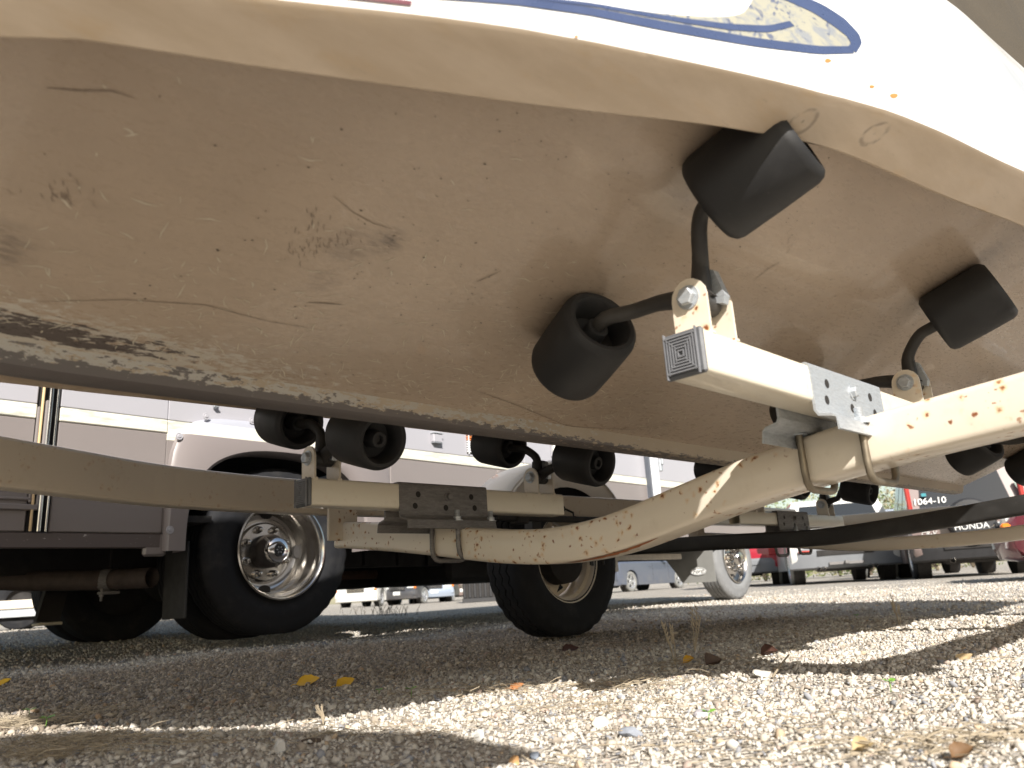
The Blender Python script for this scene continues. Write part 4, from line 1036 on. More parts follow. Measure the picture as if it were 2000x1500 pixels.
# shell, roof, ends, floor and undercarriage
m = MB(); m.box(((aL + aF) / 2, 1.22, 3.14), (aF - aL, 2.44, .08), bev=.02); obj('roof', m, M['gel_white'], rv)
m = MB(); m.box((aL, 1.22, 1.8), (.04, 2.40, 2.62)); obj('rear_wall', m, mauve_up, rv)
m = MB(); m.box((aF + .0, 1.22, 1.45), (.04, 2.40, 1.8)); obj('front_wall', m, mauve_up, rv)
m = MB(); m.box(((aL + aF) / 2, 2.42, 1.80), (aF - aL, .03, 2.62)); obj('far_side', m, mauve_up, rv)
m = MB(); m.box(((aL + .6 - .65) / 2 - .0, 1.22, .62), (1.75, 2.36, .03)); obj('floor_pan', m, M['dark'], rv)
for a_, z_, l_ in ((2.6, .58, 3.8), (0, 1.0, 1.4)): m = MB(); m.box((a_, 1.22, z_), (l_, 2.36, .03)); obj('floor_pan', m, M['dark'], rv)
for b in (.75, 1.65): m = MB(); m.box((1.6, b, .50), (7.0, .08, .16)); obj('chassis_rail', m, M['dark'], rv)
m = MB(); m.box((2.6, 1.1, .40), (1.7, .9, .20), bev=.03); obj('waste_tank', m, M['dark'], rv)
m = MB(); m.box((1.5, 1.75, .42), (.9, .55, .22), bev=.03); obj('fuel_tank', m, M['dark'], rv)
m = MB(); m.tube([(0, .3, .44), (0, 2.1, .44)], .06, 12); m.lathe([(-.16, .02), (-.12, .12), (0, .17), (.12, .12), (.16, .02)], (0, 1.2, .44), (0, 1, 0), 20); obj('rear_axle', m, M['dark'], rv)
m = MB(); m.tube([(1.2, 1.5, .40), (3.2, 1.45, .42), (4.6, 1.3, .46)], .04, 8); m.lathe([(-.4, .05), (-.35, .11), (.35, .11), (.4, .05)], (2.6, .45, .42), (1, 0, 0), 16); obj('silencer', m, M['rusty'], rv)
m = MB(); m.box((3.6, .28, .43), (1.5, .05, .05), bev=.005); m.box((3.3, .35, .36), (.10, .12, .09)); m.box((3.0, .40, .33), (.30, .18, .05)); obj('side_bracket', m, simple('rusty_white_bracket', (.45, .40, .34), .7, var=.3, scale=20), rv)
for k in range(3): 
    m = MB(); m.box((.9 + .35 * k, .5 + .1 * k, .47), (.03, .03, .1)); obj('hanger_bolt', m, M['dark'], rv)
# rear dual wheel
HB = (.035, .17, .483)
w1 = obj('wheel', MB().lathe([(.13, .04), (.13, .085), (.0, .085), (-.02, .085), (-.035, .078), (-.055, .062), (-.072, .060)], HB, (0, 1, 0), 40), simple('greasy_hub', (.06, .05, .043), .5, .4, .4, 30), rv)
obj('tyre', tyre_mb(HB, (0, -1, 0), .415, .235, .240, n=108, ribs=5, zig=.005), M['tyre'], w1)
m = MB(); m.lathe([(-.108, .242), (-.120, .250), (-.130, .248), (-.132, .240), (-.122, .230), (-.085, .223), (-.062, .221), (-.048, .210), (-.02, .205), (.03, .201), (.055, .192), (.068, .168), (.066, .150), (.052, .145), (.044, .142), (.042, .082)], HB, (0, 1, 0), 96)
obj('rim', m, M['chrome'], w1)
m = MB(); m.lathe([(-.055, .064), (-.062, .066), (-.088, .060), (-.096, .050), (-.099, .034), (-.095, .030), (-.095, 0)], HB, (0, 1, 0), 48); hub = obj('hub_cap', m, simple('mirror_chrome', (.85, .85, .86), .06, 1.0, .02), w1)
m = MB(); m.disc((HB[0], HB[1] - .0965, HB[2]), (0, -1, 0), .027, 32); obj('cap_emblem', m, M['black_plastic'], w1)
for k in range(6):
    a = PI / 6 + k * PI / 3; c_ = Vector((HB[0] + math.sin(a) * .014, HB[1] - .0980, HB[2] + math.cos(a) * .014)); d = Vector((math.sin(a), 0, math.cos(a))); q = Vector((math.cos(a), 0, -math.sin(a)))
    m = MB(); m.add([c_ - d * .007, c_ + q * .0026, c_ + d * .008, c_ - q * .0026], [(0, 1, 2, 3)]); obj('emblem_petal', m, simple('emblem_silver', (.5, .52, .55), .3, .5), w1)
for k in range(8):
    a = PI / 8 + k * PI / 4; c_ = Vector((HB[0] + math.sin(a) * .120, HB[1] + .036, HB[2] + math.cos(a) * .120))
    m = MB(); m.lathe([(.03, .020), (.0, .020), (-.002, .0165), (-.022, .0155), (-.034, .010), (-.037, 0)], c_, (0, 1, 0), 14); obj('wheel_nut', m, M['chrome'], w1)
for k in range(4):
    a = k * PI / 2; rr_ = .186
    m = MB(); c_ = Vector((HB[0] + math.sin(a) * rr_, HB[1] + .050, HB[2] + math.cos(a) * rr_)); d = Vector((math.sin(a), -.1, math.cos(a))); q = Vector((math.cos(a), 0, -math.sin(a)))
    m.add([c_ + d * .019 * math.cos(t) + q * .034 * math.sin(t) - Vector((0, .012, 0)) for t in np.linspace(0, 2 * PI, 20, endpoint=False)], [tuple(range(20))]); obj('hand_hole', m, M['dark'], w1)
for a in (.85, 3.1):
    m = MB(); d = Vector((-math.sin(a), 0, math.cos(a))); m.box(Vector(HB) + Vector((0, -.070, 0)) + d * .074, (.014, .003, .030), rot=Matrix.Rotation(a, 3, 'Y').inverted()); obj('cap_clip', m, M['chrome'], w1)
w2 = obj('wheel', tyre_mb((0, .44, GR + .382), (0, -1, 0), .385, .225, .222, n=72, ribs=5), M['tyre'], rv)
for b in (1.98, 2.25):
    o = obj('wheel', tyre_mb((0, b, GR + .382), (0, -1, 0), .385, .225, .222, n=60, ribs=5), M['tyre'], rv)
    obj('rim', MB().lathe([(0, .23), (.02, .20), (.03, 0)], (0, b - .08, GR + .382), (0, 1, 0), 32), M['dark'], o)
# front wheels
FX, fz = 5.08, .392
w3 = obj('wheel', MB().lathe([(.1, .05), (.0, .08), (-.03, .08)], (FX, .20, fz), (0, 1, 0), 24), M['rusty'], rv)
mt = simple('dusty_grey_tyre', (.20, .205, .21), .8, var=.25, scale=12)
obj('tyre', tyre_mb((FX, .20, fz), (0, -1, 0), .39, .235, .222, n=96, ribs=5), mt, w3)
m = MB(); m.lathe([(-.108, .232), (-.120, .236), (-.126, .228), (-.110, .212), (-.07, .205), (-.075, .18), (-.09, .13), (-.092, .075), (-.12, .07), (-.125, 0)], (FX, .20, fz), (0, 1, 0), 64); obj('rim', m, M['chrome'], w3)
for k in range(10):
    a = k * PI / 5; m = MB(); m.lathe([(0, .017), (-.025, .016), (-.055, .013), (-.06, 0)], (FX + math.sin(a) * .112, .11, fz + math.cos(a) * .112), (0, 1, 0), 12); obj('wheel_nut', m, M['chrome'], w3)
m = MB(); m.lathe([(0, .072), (-.035, .070), (-.055, .055), (-.062, 0)], (FX, .085, fz), (0, 1, 0), 28); obj('hub_cap', m, M['chrome'], w3)
for k in range(8):
    a = .2 + k * PI / 4; m = MB(); c_ = Vector((FX + math.sin(a) * .17, .108, fz + math.cos(a) * .17)); d = Vector((math.sin(a), -.2, math.cos(a))); q = Vector((math.cos(a), 0, -math.sin(a)))
    m.add([c_ + d * .020 * math.cos(t) + q * .026 * math.sin(t) for t in np.linspace(0, 2 * PI, 16, endpoint=False)], [tuple(range(16))]); obj('hand_hole', m, M['dark'], w3)
o = obj('wheel', tyre_mb((FX, 2.2, fz), (0, -1, 0), .39, .225, .222, n=60, ribs=5), M['tyre'], rv)
# mud flaps, tail pipe, levelling jack
m = MB(); m.box((-.455, .15, .35), (.012, .22, .34), bev=.003); obj('mud_flap', m, simple('rear_mudflap', (.03, .029, .028), .8), rv)
m = MB(); m.box((-.62, .02, .50), (.10, .03, .10), bev=.01); obj('arch_foot', m, mauve_lo, rv)
fl = MB(); fl.prism([(4.50, .02, .52), (4.50, .02, .185), (4.50, .36, .185), (4.50, .42, .28), (4.50, .60, .52)], (.010, 0, 0)); flap = obj('mud_flap', fl, M['mudflap'], rv)
m = MB(); oc = Vector((4.492, .185, .285)); m.add([oc + Vector((0, .085 * math.cos(t), .036 * math.sin(t))) for t in np.linspace(0, 2 * PI, 36, endpoint=False)], [tuple(range(36))]); obj('badge', m, M['white_print'], flap)
m = MB(); m.sweep([(.0022, .0015), (-.0022, .0015), (-.0022, -.0015), (.0022, -.0015)], [oc + Vector((-.001, .078 * math.cos(t), .030 * math.sin(t))) for t in np.linspace(0, 2 * PI, 36, endpoint=False)], up=(1, 0, 0), closed=True); obj('badge_ring', m, M['grey_plastic'], flap)
def text_obj(txt, size, mat, parent, loc, xdir, ydir, shear=0.0, off=(0, 0, 0), name='lettering', ext=.0006, spacing=1.0):
    cu = bpy.data.curves.new('t', 'FONT'); cu.body = txt; cu.size = size; cu.align_x = 'CENTER'; cu.align_y = 'CENTER'; cu.shear = shear; cu.extrude = ext; cu.space_character = spacing; cu.resolution_u = 3
    t = bpy.data.objects.new('t', cu); COL.objects.link(t); dg = bpy.context.evaluated_depsgraph_get(); dg.update()
    me = bpy.data.meshes.new_from_object(t.evaluated_get(dg)); bpy.data.objects.remove(t)
    xd = Vector(xdir).normalized(); yd = Vector(ydir).normalized(); zd = xd.cross(yd)
    me.transform(Matrix(((xd.x, yd.x, zd.x, loc[0] - off[0]), (xd.y, yd.y, zd.y, loc[1] - off[1]), (xd.z, yd.z, zd.z, loc[2] - off[2]), (0, 0, 0, 1))))
    me.name = name; me.materials.clear(); me.materials.append(mat); o = bpy.data.objects.new(name, me); COL.objects.link(o); o.parent = parent; return o
text_obj('Ford', .056, M['black_plastic'], flap, oc + Vector((-.0016, 0, 0)), (0, -1, 0), (0, 0, 1), .35)
pa, pz = rvp(297, 1126, .22)
m = MB(); rr_ = .046
pp = [(pa - .55, 1.0, pz + .05), (pa - .36, .75, pz + .02), (pa - .10, .44, pz), (pa, .22, pz - .005)]
m.tube(pp, rr_, 20, cap=False); m.tube([Vector(p) for p in pp], rr_ - .004, 20, cap=False)
pipe = obj('tail_pipe', m, simple('sooty_pipe', (.075, .058, .05), .7, .3, .4, 20, bump=.2), rv)
m = MB(); q = Vector(pp[2]); d = (Vector(pp[3]) - q).normalized(); m.lathe([(-.03, rr_ + .006), (.03, rr_ + .006)], q, d, 20); m.box(q + Vector((0, 0, -.058)), (.085, .05, .014), bev=.003); obj('pipe_clamp', m, M['galv_dark'], pipe)
m = MB(); m.tube([q + Vector((-.035, -.01, -.04)), q + Vector((-.035, -.01, -.095))], .006, 8); m.lathe([(0, .011), (.010, .011)], q + Vector((-.035, -.01, -.075)), (0, 0, 1), 6); obj('clamp_bolt', m, M['galv_dark'], pipe)
m = MB(); m.tube([q + Vector((.01, .02, .05)), q + Vector((.015, .03, .14)), q + Vector((.0, .03, .26))], .008, 6); obj('pipe_hanger', m, M['dark'], pipe)
a, z = rvp(100, 1190, 1.3); m = MB(); m.box((a, 1.3, z + .03), (.11, .05, .20), rot=Matrix.Rotation(.2, 3, 'Y')); jk = obj('levelling_jack', m, M['dark'], rv)
m = MB(); m.box((a - .02, 1.28, z - .075), (.12, .10, .016), bev=.004); obj('jack_pad', m, simple('pale_pad', (.6, .55, .45), .5), jk)
# ---------------------------------------------------------------- parked vehicles
def car(label, x, y, heading, body, L=4.5, Wd=1.8, Hr=1.65, hb=.95, z0=.26, wr=.34, kind='suv', bumper=None, group='vehicles parked across the gravel lot', spokes=5, tall_lights=False, exhaust=0, lowbump=.52, tyre_m=None, rim_m=None, cat='car', refl=False, plate=True, cab_front=None, under=True):
    t = thing('parked_car', label, cat, (x, y, float(gz(x, y))), heading, group)
    w_ = Wd / 2; wbF, wbR = L * .5 - .85, -L * .5 + .80
    zc = wr
    # side outline with wheel arches
    def arch(xc, ra=wr * 1.17):
        return [(xc + ra * math.cos(a), max(z0, zc + ra * math.sin(a))) for a in np.linspace(0, PI, 11)]
    hood = hb if kind != 'suv' else hb + .02
    xr, xf = -L / 2, L / 2
    o = [(xr + .02, lowbump - .15), (xr + .10, z0 + .04)] + [(wbR - wr * 1.2, z0 + .02)] + [(p, q) for p, q in arch(wbR)[::-1]] + [(wbR + wr * 1.2, z0)] + [(wbF - wr * 1.2, z0)] + [(p, q) for p, q in arch(wbF)[::-1]] + [(wbF + wr * 1.2, z0 + .02), (xf - .10, z0 + .04), (xf, lowbump - .12), (xf - .02, hb * .72), (xf - .12, hood * .90), (xf - .9, hood), (xr + .16, hb), (xr + .03, hb - .08), (xr, lowbump)]
    m = MB(); cx, cz = 0, (z0 + hb) / 2
    layers = [(-w_, .965, .93), (-w_ + .035, .99, .985), (-w_ + .12, 1, 1), (w_ - .12, 1, 1), (w_ - .035, .99, .985), (w_, .965, .93)]
    n_ = len(o); vs = []
    for yy, sx, sz in layers: vs += [(cx + (p - cx) * (sx if abs(p) > L * .38 else 1), yy, (cz + (q - cz) * sz) if q > cz else q) for p, q in o]
    fs = [tuple(range(n_))[::-1], tuple(range(5 * n_, 6 * n_))]
    for i in range(5):
        for k in range(n_): fs.append((i * n_ + k, i * n_ + (k + 1) % n_, (i + 1) * n_ + (k + 1) % n_, (i + 1) * n_ + k))
    m.add(vs, fs, True); obj('body', m, body, t)
    # greenhouse
    rx0, rx1 = (xr + .10, xf - 1.45) if kind == 'suv' else (xr + .75, xf - 1.5)
    tx0, tx1 = (rx0 + .22, rx1 - .65) if kind == 'suv' else (rx0 + .65, rx1 - .75)
    if kind == 'truck': rx0, rx1 = xf - 3.2, xf - 1.4; tx0, tx1 = rx0 + .12, rx1 - .6
    def q(xx, yy, zz): return (xx, yy, zz)
    wt = w_ - .20
    m = MB(); B = [(rx0, -w_ + .05, hb - .01), (rx1, -w_ + .05, hb - .01), (rx1, w_ - .05, hb - .01), (rx0, w_ - .05, hb - .01)]; T = [(tx0, -wt, Hr), (tx1, -wt, Hr), (tx1, wt, Hr), (tx0, wt, Hr)]
    m.add(B + T, [(0, 1, 5, 4), (1, 2, 6, 5), (2, 3, 7, 6), (3, 0, 4, 7)]); m.add([(p[0], p[1], p[2]) for p in T], [(0, 1, 2, 3)])
    m.box(((tx0 + tx1) / 2, 0, Hr + .01), (tx1 - tx0 + .04, 2 * wt + .04, .05), bev=.02); obj('cabin', m, body, t)
    def quad_on(i, j, a0, a1, b0, b1, nm='window', mat=None):
        Bi, Bj, Ti, Tj = Vector(B[i]), Vector(B[j]), Vector(T[i]), Vector(T[j])
        def pt(a, b): return Bi.lerp(Bj, a).lerp(Ti.lerp(Tj, a), b)
        nrm = (Bj - Bi).cross(Ti - Bi).normalized(); P4 = [pt(a0, b0), pt(a1, b0), pt(a1, b1), pt(a0, b1)]
        m = MB(); m.prism([p + nrm * .006 for p in P4], -nrm * .012); return obj(nm, m, mat or M['glass'], t), P4, nrm
    for (i, j) in ((0, 1), (2, 3)):
        for a0, a1 in ((.06, .32), (.36, .62), (.66, .92)) if kind != 'truck' else ((.1, .48), (.54, .9)): quad_on(i, j, a0, a1, .12, .86)
    quad_on(1, 2, .08, .92, .08, .92, 'windscreen'); rw = quad_on(3, 0, .10, .90, .14, .86, 'rear_window')
    # wheels
    for xc in (wbF, wbR):
        for s in (1, -1):
            c = (xc, s * (w_ - .13), zc); wl = obj('wheel', MB().lathe([(.0, .02), (.0, .09), (-.09, .10)], c, (0, s, 0), 12), M['dark'], t)
            obj('tyre', tyre_mb(c, (0, s, 0), wr, .225, wr * .66, n=48, ribs=4), tyre_m or M['tyre'], wl)
            m = MB(); m.lathe([(.085, wr * .68), (.098, wr * .66), (.085, wr * .60), (.02, wr * .58)], c, (0, s, 0), 36)
            for k in range(spokes):
                a = 2 * PI * k / spokes + .3; d = Vector((math.sin(a), 0, math.cos(a))); e = Vector((math.cos(a), 0, -math.sin(a))); C_ = Vector(c) + Vector((0, s * .075, 0)); wd = wr * (.17 if spokes <= 6 else .09)
                m.prism([C_ + e * wd * .8 + d * .03, C_ - e * wd * .8 + d * .03, C_ - e * wd * .62 + d * wr * .62, C_ + e * wd * .62 + d * wr * .62], (0, -s * .03, 0))
            m.lathe([(.03, wr * .18), (.085, wr * .17), (.09, 0)], c, (0, s, 0), 16); obj('rim', m, rim_m or M['alloy'], wl)
            obj('wheel_well', MB().lathe([(-.18, wr * 1.12), (.02, wr * 1.13)], (xc, s * (w_ - .10), zc), (0, s, 0), 24).disc((xc, s * (w_ - .28), zc), (0, s, 0), wr * 1.12, 24), M['dark'], t)
    # bumpers
    bm_ = bumper or body
    for xx, nm in ((xr, 'rear_bumper'), (xf, 'front_bumper')):
        s = -1 if xx < 0 else 1; m = MB()
        rows = []
        for yy in np.linspace(-1, 1, 13):
            off = .10 * abs(yy) ** 4; r = []
            for dx, z in ((-.10, z0 - .01), (.02, z0 + .02), (.055, lowbump - .13), (.07, lowbump - .04), (.055, lowbump + .03), (-.02, lowbump + .05)):
                r.append((xx + s * (dx - off * 1.4), yy * (w_ + .005), z))
            rows.append(r)
        m.grid(rows); obj(nm, m, bm_, t)
    m = MB(); m.box((xr - .072, 0, lowbump - .06), (.015, Wd * .5, .10), bev=.004); obj('bumper_insert', m, M['dark'] if refl else (bumper or body), t)
    if refl:
        for s in (1, -1):
            m = MB(); m.box((xr - .045, s * (w_ - .28), lowbump - .02), (.02, .22, .035), bev=.003); obj('reflector', m, M['red_lens'], t)
    for s in (1, -1):
        m = MB()
        if tall_lights: m.box((xr + .085, s * (w_ - .085), hb + .22), (.09, .075, .46), bev=.02)
        else: m.box((xr + .03, s * (w_ - .13), hb - .17), (.10, .22, .22), bev=.02)
        obj('tail_light', m, M['red_lens'], t)
        m = MB(); m.box((xf - .10, s * (w_ - .26), hb - .20), (.16, .36, .15), bev=.03); obj('headlight', m, M['plate'], t)
        m = MB(); m.box((xf - .06, s * (w_ - .06), hb - .24), (.14, .10, .08), bev=.02); obj('indicator', m, M['amber'], t)
        m = MB(); m.box((rx1 - .45, s * (w_ + .09), hb + .10), (.12, .20, .15), bev=.03); obj('mirror', m, body, t)
    m = MB(); m.box((xf + .01, 0, hb - .24), (.04, Wd * .42, .16), bev=.01); g_ = obj('grille', m, M['black_plastic'], t)
    for k in range(3): m = MB(); m.box((xf + .032, 0, hb - .29 + .05 * k), (.012, Wd * .40, .012)); obj('grille_bar', m, M['chrome'], g_)
    if plate: m = MB(); m.box((xr - .02 if kind == 'suv' else xr - .01, 0, hb - .22), (.02, .32, .16), bev=.004); obj('number_plate', m, M['plate'], t); m = MB(); m.box((xf + .06, 0, lowbump - .04), (.02, .32, .14), bev=.004); obj('number_plate', m, M['plate'], t)
    # underside
    m = MB(); m.box((0, 0, z0 + .08), (L - .5, Wd - .4, .16)); m.box((wbR, 0, wr), (.10, Wd - .4, .09)); m.box((wbF, 0, wr), (.10, Wd - .4, .09)); m.box((xr + .45, 0, z0 + .02), (.55, Wd * .5, .16), bev=.04); obj('underbody', m, M['dark'], t)
    for k in range(exhaust):
        for j in ((0,) if exhaust < 2 else (-.045, .045)):
            yy = ((.45, -.45)[k] if exhaust > 1 else .35) * 1.0 + j
            m = MB(); m.lathe([(.3, .028), (0, .036), (-.01, .040), (0, .032), (.2, .028)], (xr - .02, yy, z0 - .005), (1, 0, 0), 14); obj('exhaust_tip', m, M['chrome'], t)
    # door seams and handles
    for s in (1, -1):
        for xx in (-.25, .75):
            m = MB(); m.box((xx, s * (w_ - .004), (z0 + hb) / 2 + .05), (.008, .012, hb - z0 - .20)); obj('door_seam', m, M['dark'], t)
            m = MB(); m.box((xx - .15, s * (w_ + .006), hb - .14), (.16, .02, .03), bev=.008); obj('door_handle', m, body, t)
        m = MB(); m.box((0, s * (w_ - .002), z0 + .09), (L * .42, .014, .018)); obj('sill_trim', m, body, t)
    t['_hw'] = w_
    return t, rw, dict(xr=xr, xf=xf, hb=hb, w=w_, z0=z0, lb=lowbump)
def head(az): return PI / 2 - math.radians(az)
def corner_place(px, d, az, lx, ly):
    """ground location of the car centre so that local point (lx, ly) stands below photo column px at depth d"""
    p = ground_at(px, d); a = math.radians(az); fx = Vector((math.sin(a), math.cos(a), 0)); lf = Vector((-math.cos(a), math.sin(a), 0)); c = p - fx * lx - lf * ly; return c.x, c.y
P_grey = mat_paint('slate_car_paint', (.09, .105, .14), .28); P_red = mat_paint('red_car_paint', (.34, .012, .03), .28); P_white = mat_paint('white_car_paint', (.62, .62, .60), .3)
P_silver = mat_paint('silver_blue_paint', (.27, .32, .40), .25); P_black = mat_paint('black_car_paint', (.018, .017, .018), .25); P_navy = mat_paint('navy_car_paint', (.02, .026, .05), .2)
P_maroon = mat_paint('maroon_car_paint', (.11, .014, .026), .3); P_taupe = mat_paint('taupe_car_paint', (.20, .15, .14), .3); P_dgrey = mat_paint('dark_grey_paint', (.05, .052, .06), .3)
g1 = ground_at(1232, 25.0); g2 = ground_at(1326, 27.2); az_s = math.degrees(math.atan2(g2.x - g1.x, g2.y - g1.y)); cxy = (g1 + g2) / 2
dvn = Vector((-math.cos(math.radians(az_s)), math.sin(math.radians(az_s)), 0)) * .8
car('slate grey sedan parked side on beyond the motorhome, seen under its floor', cxy.x + dvn.x, cxy.y + dvn.y, head(az_s), P_grey, L=(g2 - g1).length + 1.65, Wd=1.78, Hr=1.45, hb=.92, kind='sedan', wr=.32, spokes=5, z0=.2, tyre_m=M['mudflap'])
x_, y_ = corner_place(1530, 18.3, 20, -1.45, -.9)
car('red hatchback with grey lower bumper left of the white one', x_, y_, head(20), P_red, L=4.5, Wd=1.85, Hr=1.45, hb=.95, bumper=M['grey_plastic'], exhaust=1, lowbump=.58, wr=.36, z0=.29)
x_, y_ = corner_place(1655, 14.2, 14, -2.4, 0)
tw, rw, d_ = car('white off roader with grey bumper and paired tail pipes seen from behind', x_, y_, head(14), P_white, L=4.9, Wd=1.96, Hr=1.52, hb=1.05, bumper=M['grey_plastic'], exhaust=2, lowbump=.62, wr=.38, z0=.28, refl=True, tyre_m=M['mudflap'])
m = MB(); m.box((d_['xr'] - .10, 0, .37), (.12, .07, .06), bev=.006); m.box((d_['xr'] - .05, 0, .36), (.05, .6, .05)); obj('tow_hitch', m, M['galv_dark'], tw)
x_, y_ = corner_place(1795, 18.5, 12, -2.3, .2)
car('silver estate mostly hidden between the white and the taupe vehicles', x_, y_, head(12), P_silver, L=4.6, Wd=1.8, Hr=1.6, hb=.98, lowbump=.55, z0=.3, bumper=P_silver)
x_, y_ = corner_place(1912, 12.0, 20, -2.25, 0)
tc, rw, d_ = car('taupe sport utility wagon with a spare wheel cover and writing on its rear window', x_, y_, head(20), P_taupe, L=4.5, Wd=1.78, Hr=1.78, hb=1.02, bumper=M['black_plastic'], tall_lights=True, exhaust=1, lowbump=.54, wr=.34, z0=.27, refl=True, plate=False)
xr = d_['xr']; R_ = .34
m = MB(); m.lathe([(.10, R_ * .9), (.08, R_), (-.10, R_), (-.13, R_ - .03), (-.14, R_ * .5), (-.14, 0)], (xr - .08, .0, .86), (1, 0, 0), 48); sc_ = obj('spare_cover', m, M['black_plastic'], tc)
text_obj('HONDA', .13, M['white_print'], sc_, (xr - .222, .03, .755), (0, -1, 0), (0, 0, 1), ext=.001)
text_obj('CR-V', .10, M['plate'], tc, (xr - .012, .62, .70), (0, -1, 0), (0, 0, 1), .3, ext=.001)
text_obj('1064-10', .15, M['white_print'], tc, (xr + .125, .50, 1.22), (0, -1, 0), (.25, 0, 1), .1, ext=.001)
m = MB(); m.box((xr + .12, .56, 1.33), (.004, .07, .05)); obj('window_sticker', m, simple('teal_sticker', (.04, .25, .3), .5), tc)
for s in (1, -1):
    m = MB(); m.box((.1 - .1, s * .62, 1.86), (2.4, .04, .04), bev=.01); m.box((-1.1, s * .62, 1.82), (.06, .04, .08)); m.box((1.1, s * .62, 1.82), (.06, .04, .08)); obj('roof_rail', m, M['alloy'], tc)
x_, y_ = corner_place(1985, 8.6, -62, 1.9, -.55)
car('maroon compact with bluish windscreen at the right edge', x_, y_, head(-62), P_maroon, L=4.1, Wd=1.75, Hr=1.42, hb=.76, kind='sedan', z0=.20, lowbump=.44, wr=.32)
# row far to the left, seen under the motorhome
for (px, d, az, pt, lab, kd, lx, ex) in (
    (695, 30.5, 187, P_white, 'white coupe facing the camera, leftmost of the far row under the motorhome', 'sedan', 2.1, 0),
    (775, 31.5, 200, P_dgrey, 'dark grey sport utility vehicle with an amber indicator in the far row', 'suv', 2.2, 0),
    (848, 32.5, 168, P_silver, 'silver blue hatchback beside the dark container in the far row', 'suv', 2.1, 0),
    (905, 37.0, 170, P_taupe, 'brown wagon tucked behind the silver blue hatchback', 'suv', 2.1, 0)):
    x_, y_ = corner_place(px, d, az, lx, 0)
    car(lab, x_, y_, head(az), pt, L=4.3, Wd=1.72, Hr=1.5, hb=.9, kind=kd, wr=.33, z0=.22, lowbump=.5, spokes=9, tyre_m=M['mudflap'])
# dark corrugated container
p = ground_at(935, 22.0); cont = thing('storage_container', 'black corrugated storage container standing behind the trailer wheel', 'container', p, math.radians(4))
m = MB(); m.box((.7, 1.2, .95), (2.3, 2.4, 1.9)); obj('shell', m, M['dark'], cont)
for k in range(16):
    m = MB(); m.box((-.40 + .15 * k, -.02, .97), (.075, .05, 1.7), bev=.02); obj('rib', m, M['black_plastic'], cont)
for z_ in (.06, 1.88): m = MB(); m.box((.7, -.03, z_), (2.34, .07, .12), bev=.01); obj('frame', m, M['black_plastic'], cont)
# second trailer beyond the motorhome at the left edge
p = depth_pos(62, 1225, 9.0); tz = float(gz(p.x, p.y)); t2 = thing('utility_trailer', 'cream and silver twin wheel trailer beyond the motorhome at lower left', 'trailer', (p.x, p.y, tz), math.radians(8))
for xx in (-.12, .36):
    w_ = obj('wheel', tyre_mb((xx, 0, .30), (0, -1, 0), .30, .20, .17, n=48), M['tyre'], t2); obj('rim', MB().lathe([(-.06, .17), (-.02, .14), (-.01, .05), (-.04, 0)], (xx, 0, .30), (0, 1, 0), 24), M['dark'], w_)
m = MB(); m.box((.75, -.14, .185), (2.6, .05, .085), bev=.004); obj('side_beam', m, M['galv'], t2)
m = MB(); m.box((.1, -.10, .285), (3.4, .12, .10), bev=.01); obj('top_rail', m, M['cream_clean'], t2)
m = MB(); m.lathe([(-.03, .045), (.03, .045), (.03, 0)], (.55, -.18, .30), (0, 1, 0), 16); m.box((.52, -.18, .26), (.05, .03, .08)); obj('guide_roller', m, M['rubber'], t2)
m = MB(); m.box((-.50, -.18, .19), (.06, .06, .12), bev=.006); obj('light_bracket', m, M['galv'], t2)
m = MB(); m.box((0, 1.2, .40), (3.0, 2.2, .05)); obj('deck', m, M['galv'], t2)
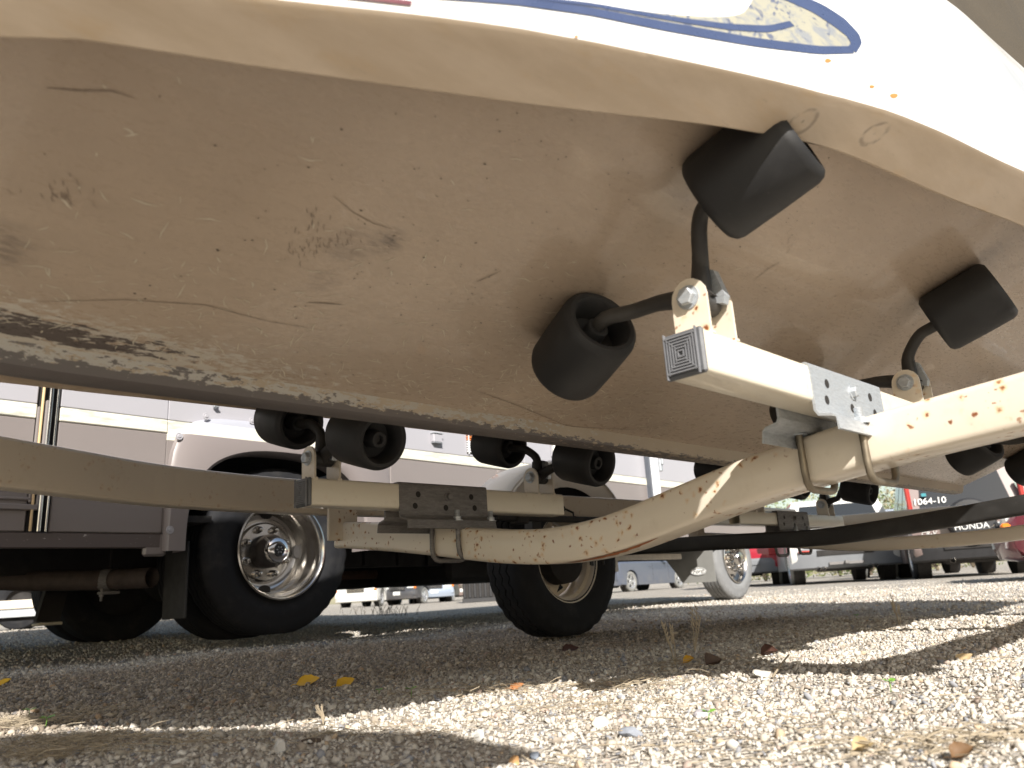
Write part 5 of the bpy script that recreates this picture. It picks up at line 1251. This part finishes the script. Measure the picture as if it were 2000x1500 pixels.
# scrub at the back of the lot
def bush(px, d, h, wd, lab, seed, cols, group='scrub bushes at the back of the lot', cnt=2600, bare=0.0):
    r_ = np.random.RandomState(seed); p = ground_at(px, d); t = thing('scrub_bush', lab, 'bush', p, 0, group)
    rr = random.Random(seed); m = MB()
    tips = []
    for k in range(9):
        a = rr.uniform(0, 6.28); q = Vector((0, 0, 0)); pth = [q]; d_ = Vector((math.cos(a) * .5, math.sin(a) * .3, 1)).normalized()
        for s in range(5): q = q + d_ * h * .19; d_ = (d_ + Vector((rr.uniform(-.45, .45), rr.uniform(-.3, .3), rr.uniform(-.1, .3)))).normalized(); pth.append(q); tips.append(q)
        m.tube(pth, .045, 5, scales=[1, .8, .6, .45, .3, .15])
    obj('trunk', m, simple('bark', (.11, .085, .06), .9, var=.3), t)
    for ci, col in enumerate(cols):
        n_ = cnt // len(cols); cl = r_.randint(0, len(tips), n_); base_ = np.array([tips[i][:] for i in cl])
        P_ = base_ + r_.randn(n_, 3) * np.array([wd * .16, wd * .12, h * .11]); P_[:, 2] = np.clip(P_[:, 2], .1, h * 1.05)
        s = .06 * np.exp(r_.randn(n_) * .3); a = r_.randn(n_, 3); a /= np.linalg.norm(a, axis=1)[:, None]; b = np.cross(a, r_.randn(n_, 3)); b /= np.linalg.norm(b, axis=1)[:, None]
        V_ = np.stack([P_ - a * s[:, None], P_ + b * s[:, None] * .5, P_ + a * s[:, None], P_ - b * s[:, None] * .5], 1).reshape(-1, 3)
        m = MB(); m.v = [tuple(q) for q in V_]; m.f = [(4 * i, 4 * i + 1, 4 * i + 2, 4 * i + 3) for i in range(n_)]; m.sm = [False] * n_
        n = N('leaf_green'); co = n.coord(); f = n.noise(co, 1.3, 3); n.base(n.mix(f, tuple(c * .7 for c in col), tuple(c * 1.3 for c in col)), .6)
        obj('crown', m, n.m, t)
gy = [(.16, .19, .07), (.10, .14, .045), (.26, .24, .12)]; br = [(.24, .20, .13), (.18, .19, .08), (.30, .26, .17)]
for i, (px, d, h, wd, lb, cs) in enumerate(((1495, 34, 3.4, 4.0, 'grey green bush, leftmost of the scrub at the back', gy), (1560, 31, 3.2, 3.6, 'round olive bush rising behind the second set of rollers', gy), (1640, 35, 3.7, 3.8, 'tall yellow green bush left of the boat keel end', gy), (1700, 30, 3.3, 3.4, 'olive bush under the keel line', gy), (1765, 33, 3.7, 3.6, 'brown twiggy bush right of the olive ones', br), (1830, 31, 3.4, 3.4, 'dry brown bush behind the tail light', br), (1900, 36, 4.2, 4.5, 'taller mixed green bush behind the taupe wagon', gy), (1420, 38, 3.6, 4.5, 'bush half hidden by the motorhome front', gy))):
    bush(px, d, h, wd, lb, 20 + i, cs)
for i in range(7):
    p = ground_at(1100 + 330 * i, 60 + 5 * (i % 3)); bush(1350 + 95 * i, 44 + 3 * (i % 2), 4.6, 6.5, ('dense olive thicket far behind, number counted from left is %d' % (i + 1)), 60 + i, gy, cnt=2200) if False else None
# dark weeds at the edge of the motorhome shade
r_ = random.Random(8); m = MB()
for k in range(60):
    p = ground_uv(r_.gauss(745, 35), 1203); a = r_.uniform(0, 6.28); h = r_.uniform(.05, .16); b = p + Vector((r_.gauss(0, .05), r_.gauss(0, .2), 0)); b.z = float(gz(b.x, b.y)); m.tube([b, b + Vector((math.cos(a) * .2 * h, 0, h * .6)), b + Vector((math.cos(a) * .5 * h, 0, h))], .003, 3, cap=False)
tag(obj('dark_weeds', m, simple('weed', (.05, .045, .03), .8)), 'scraggly dark weeds at the shade edge between the wheels', kind='stuff')
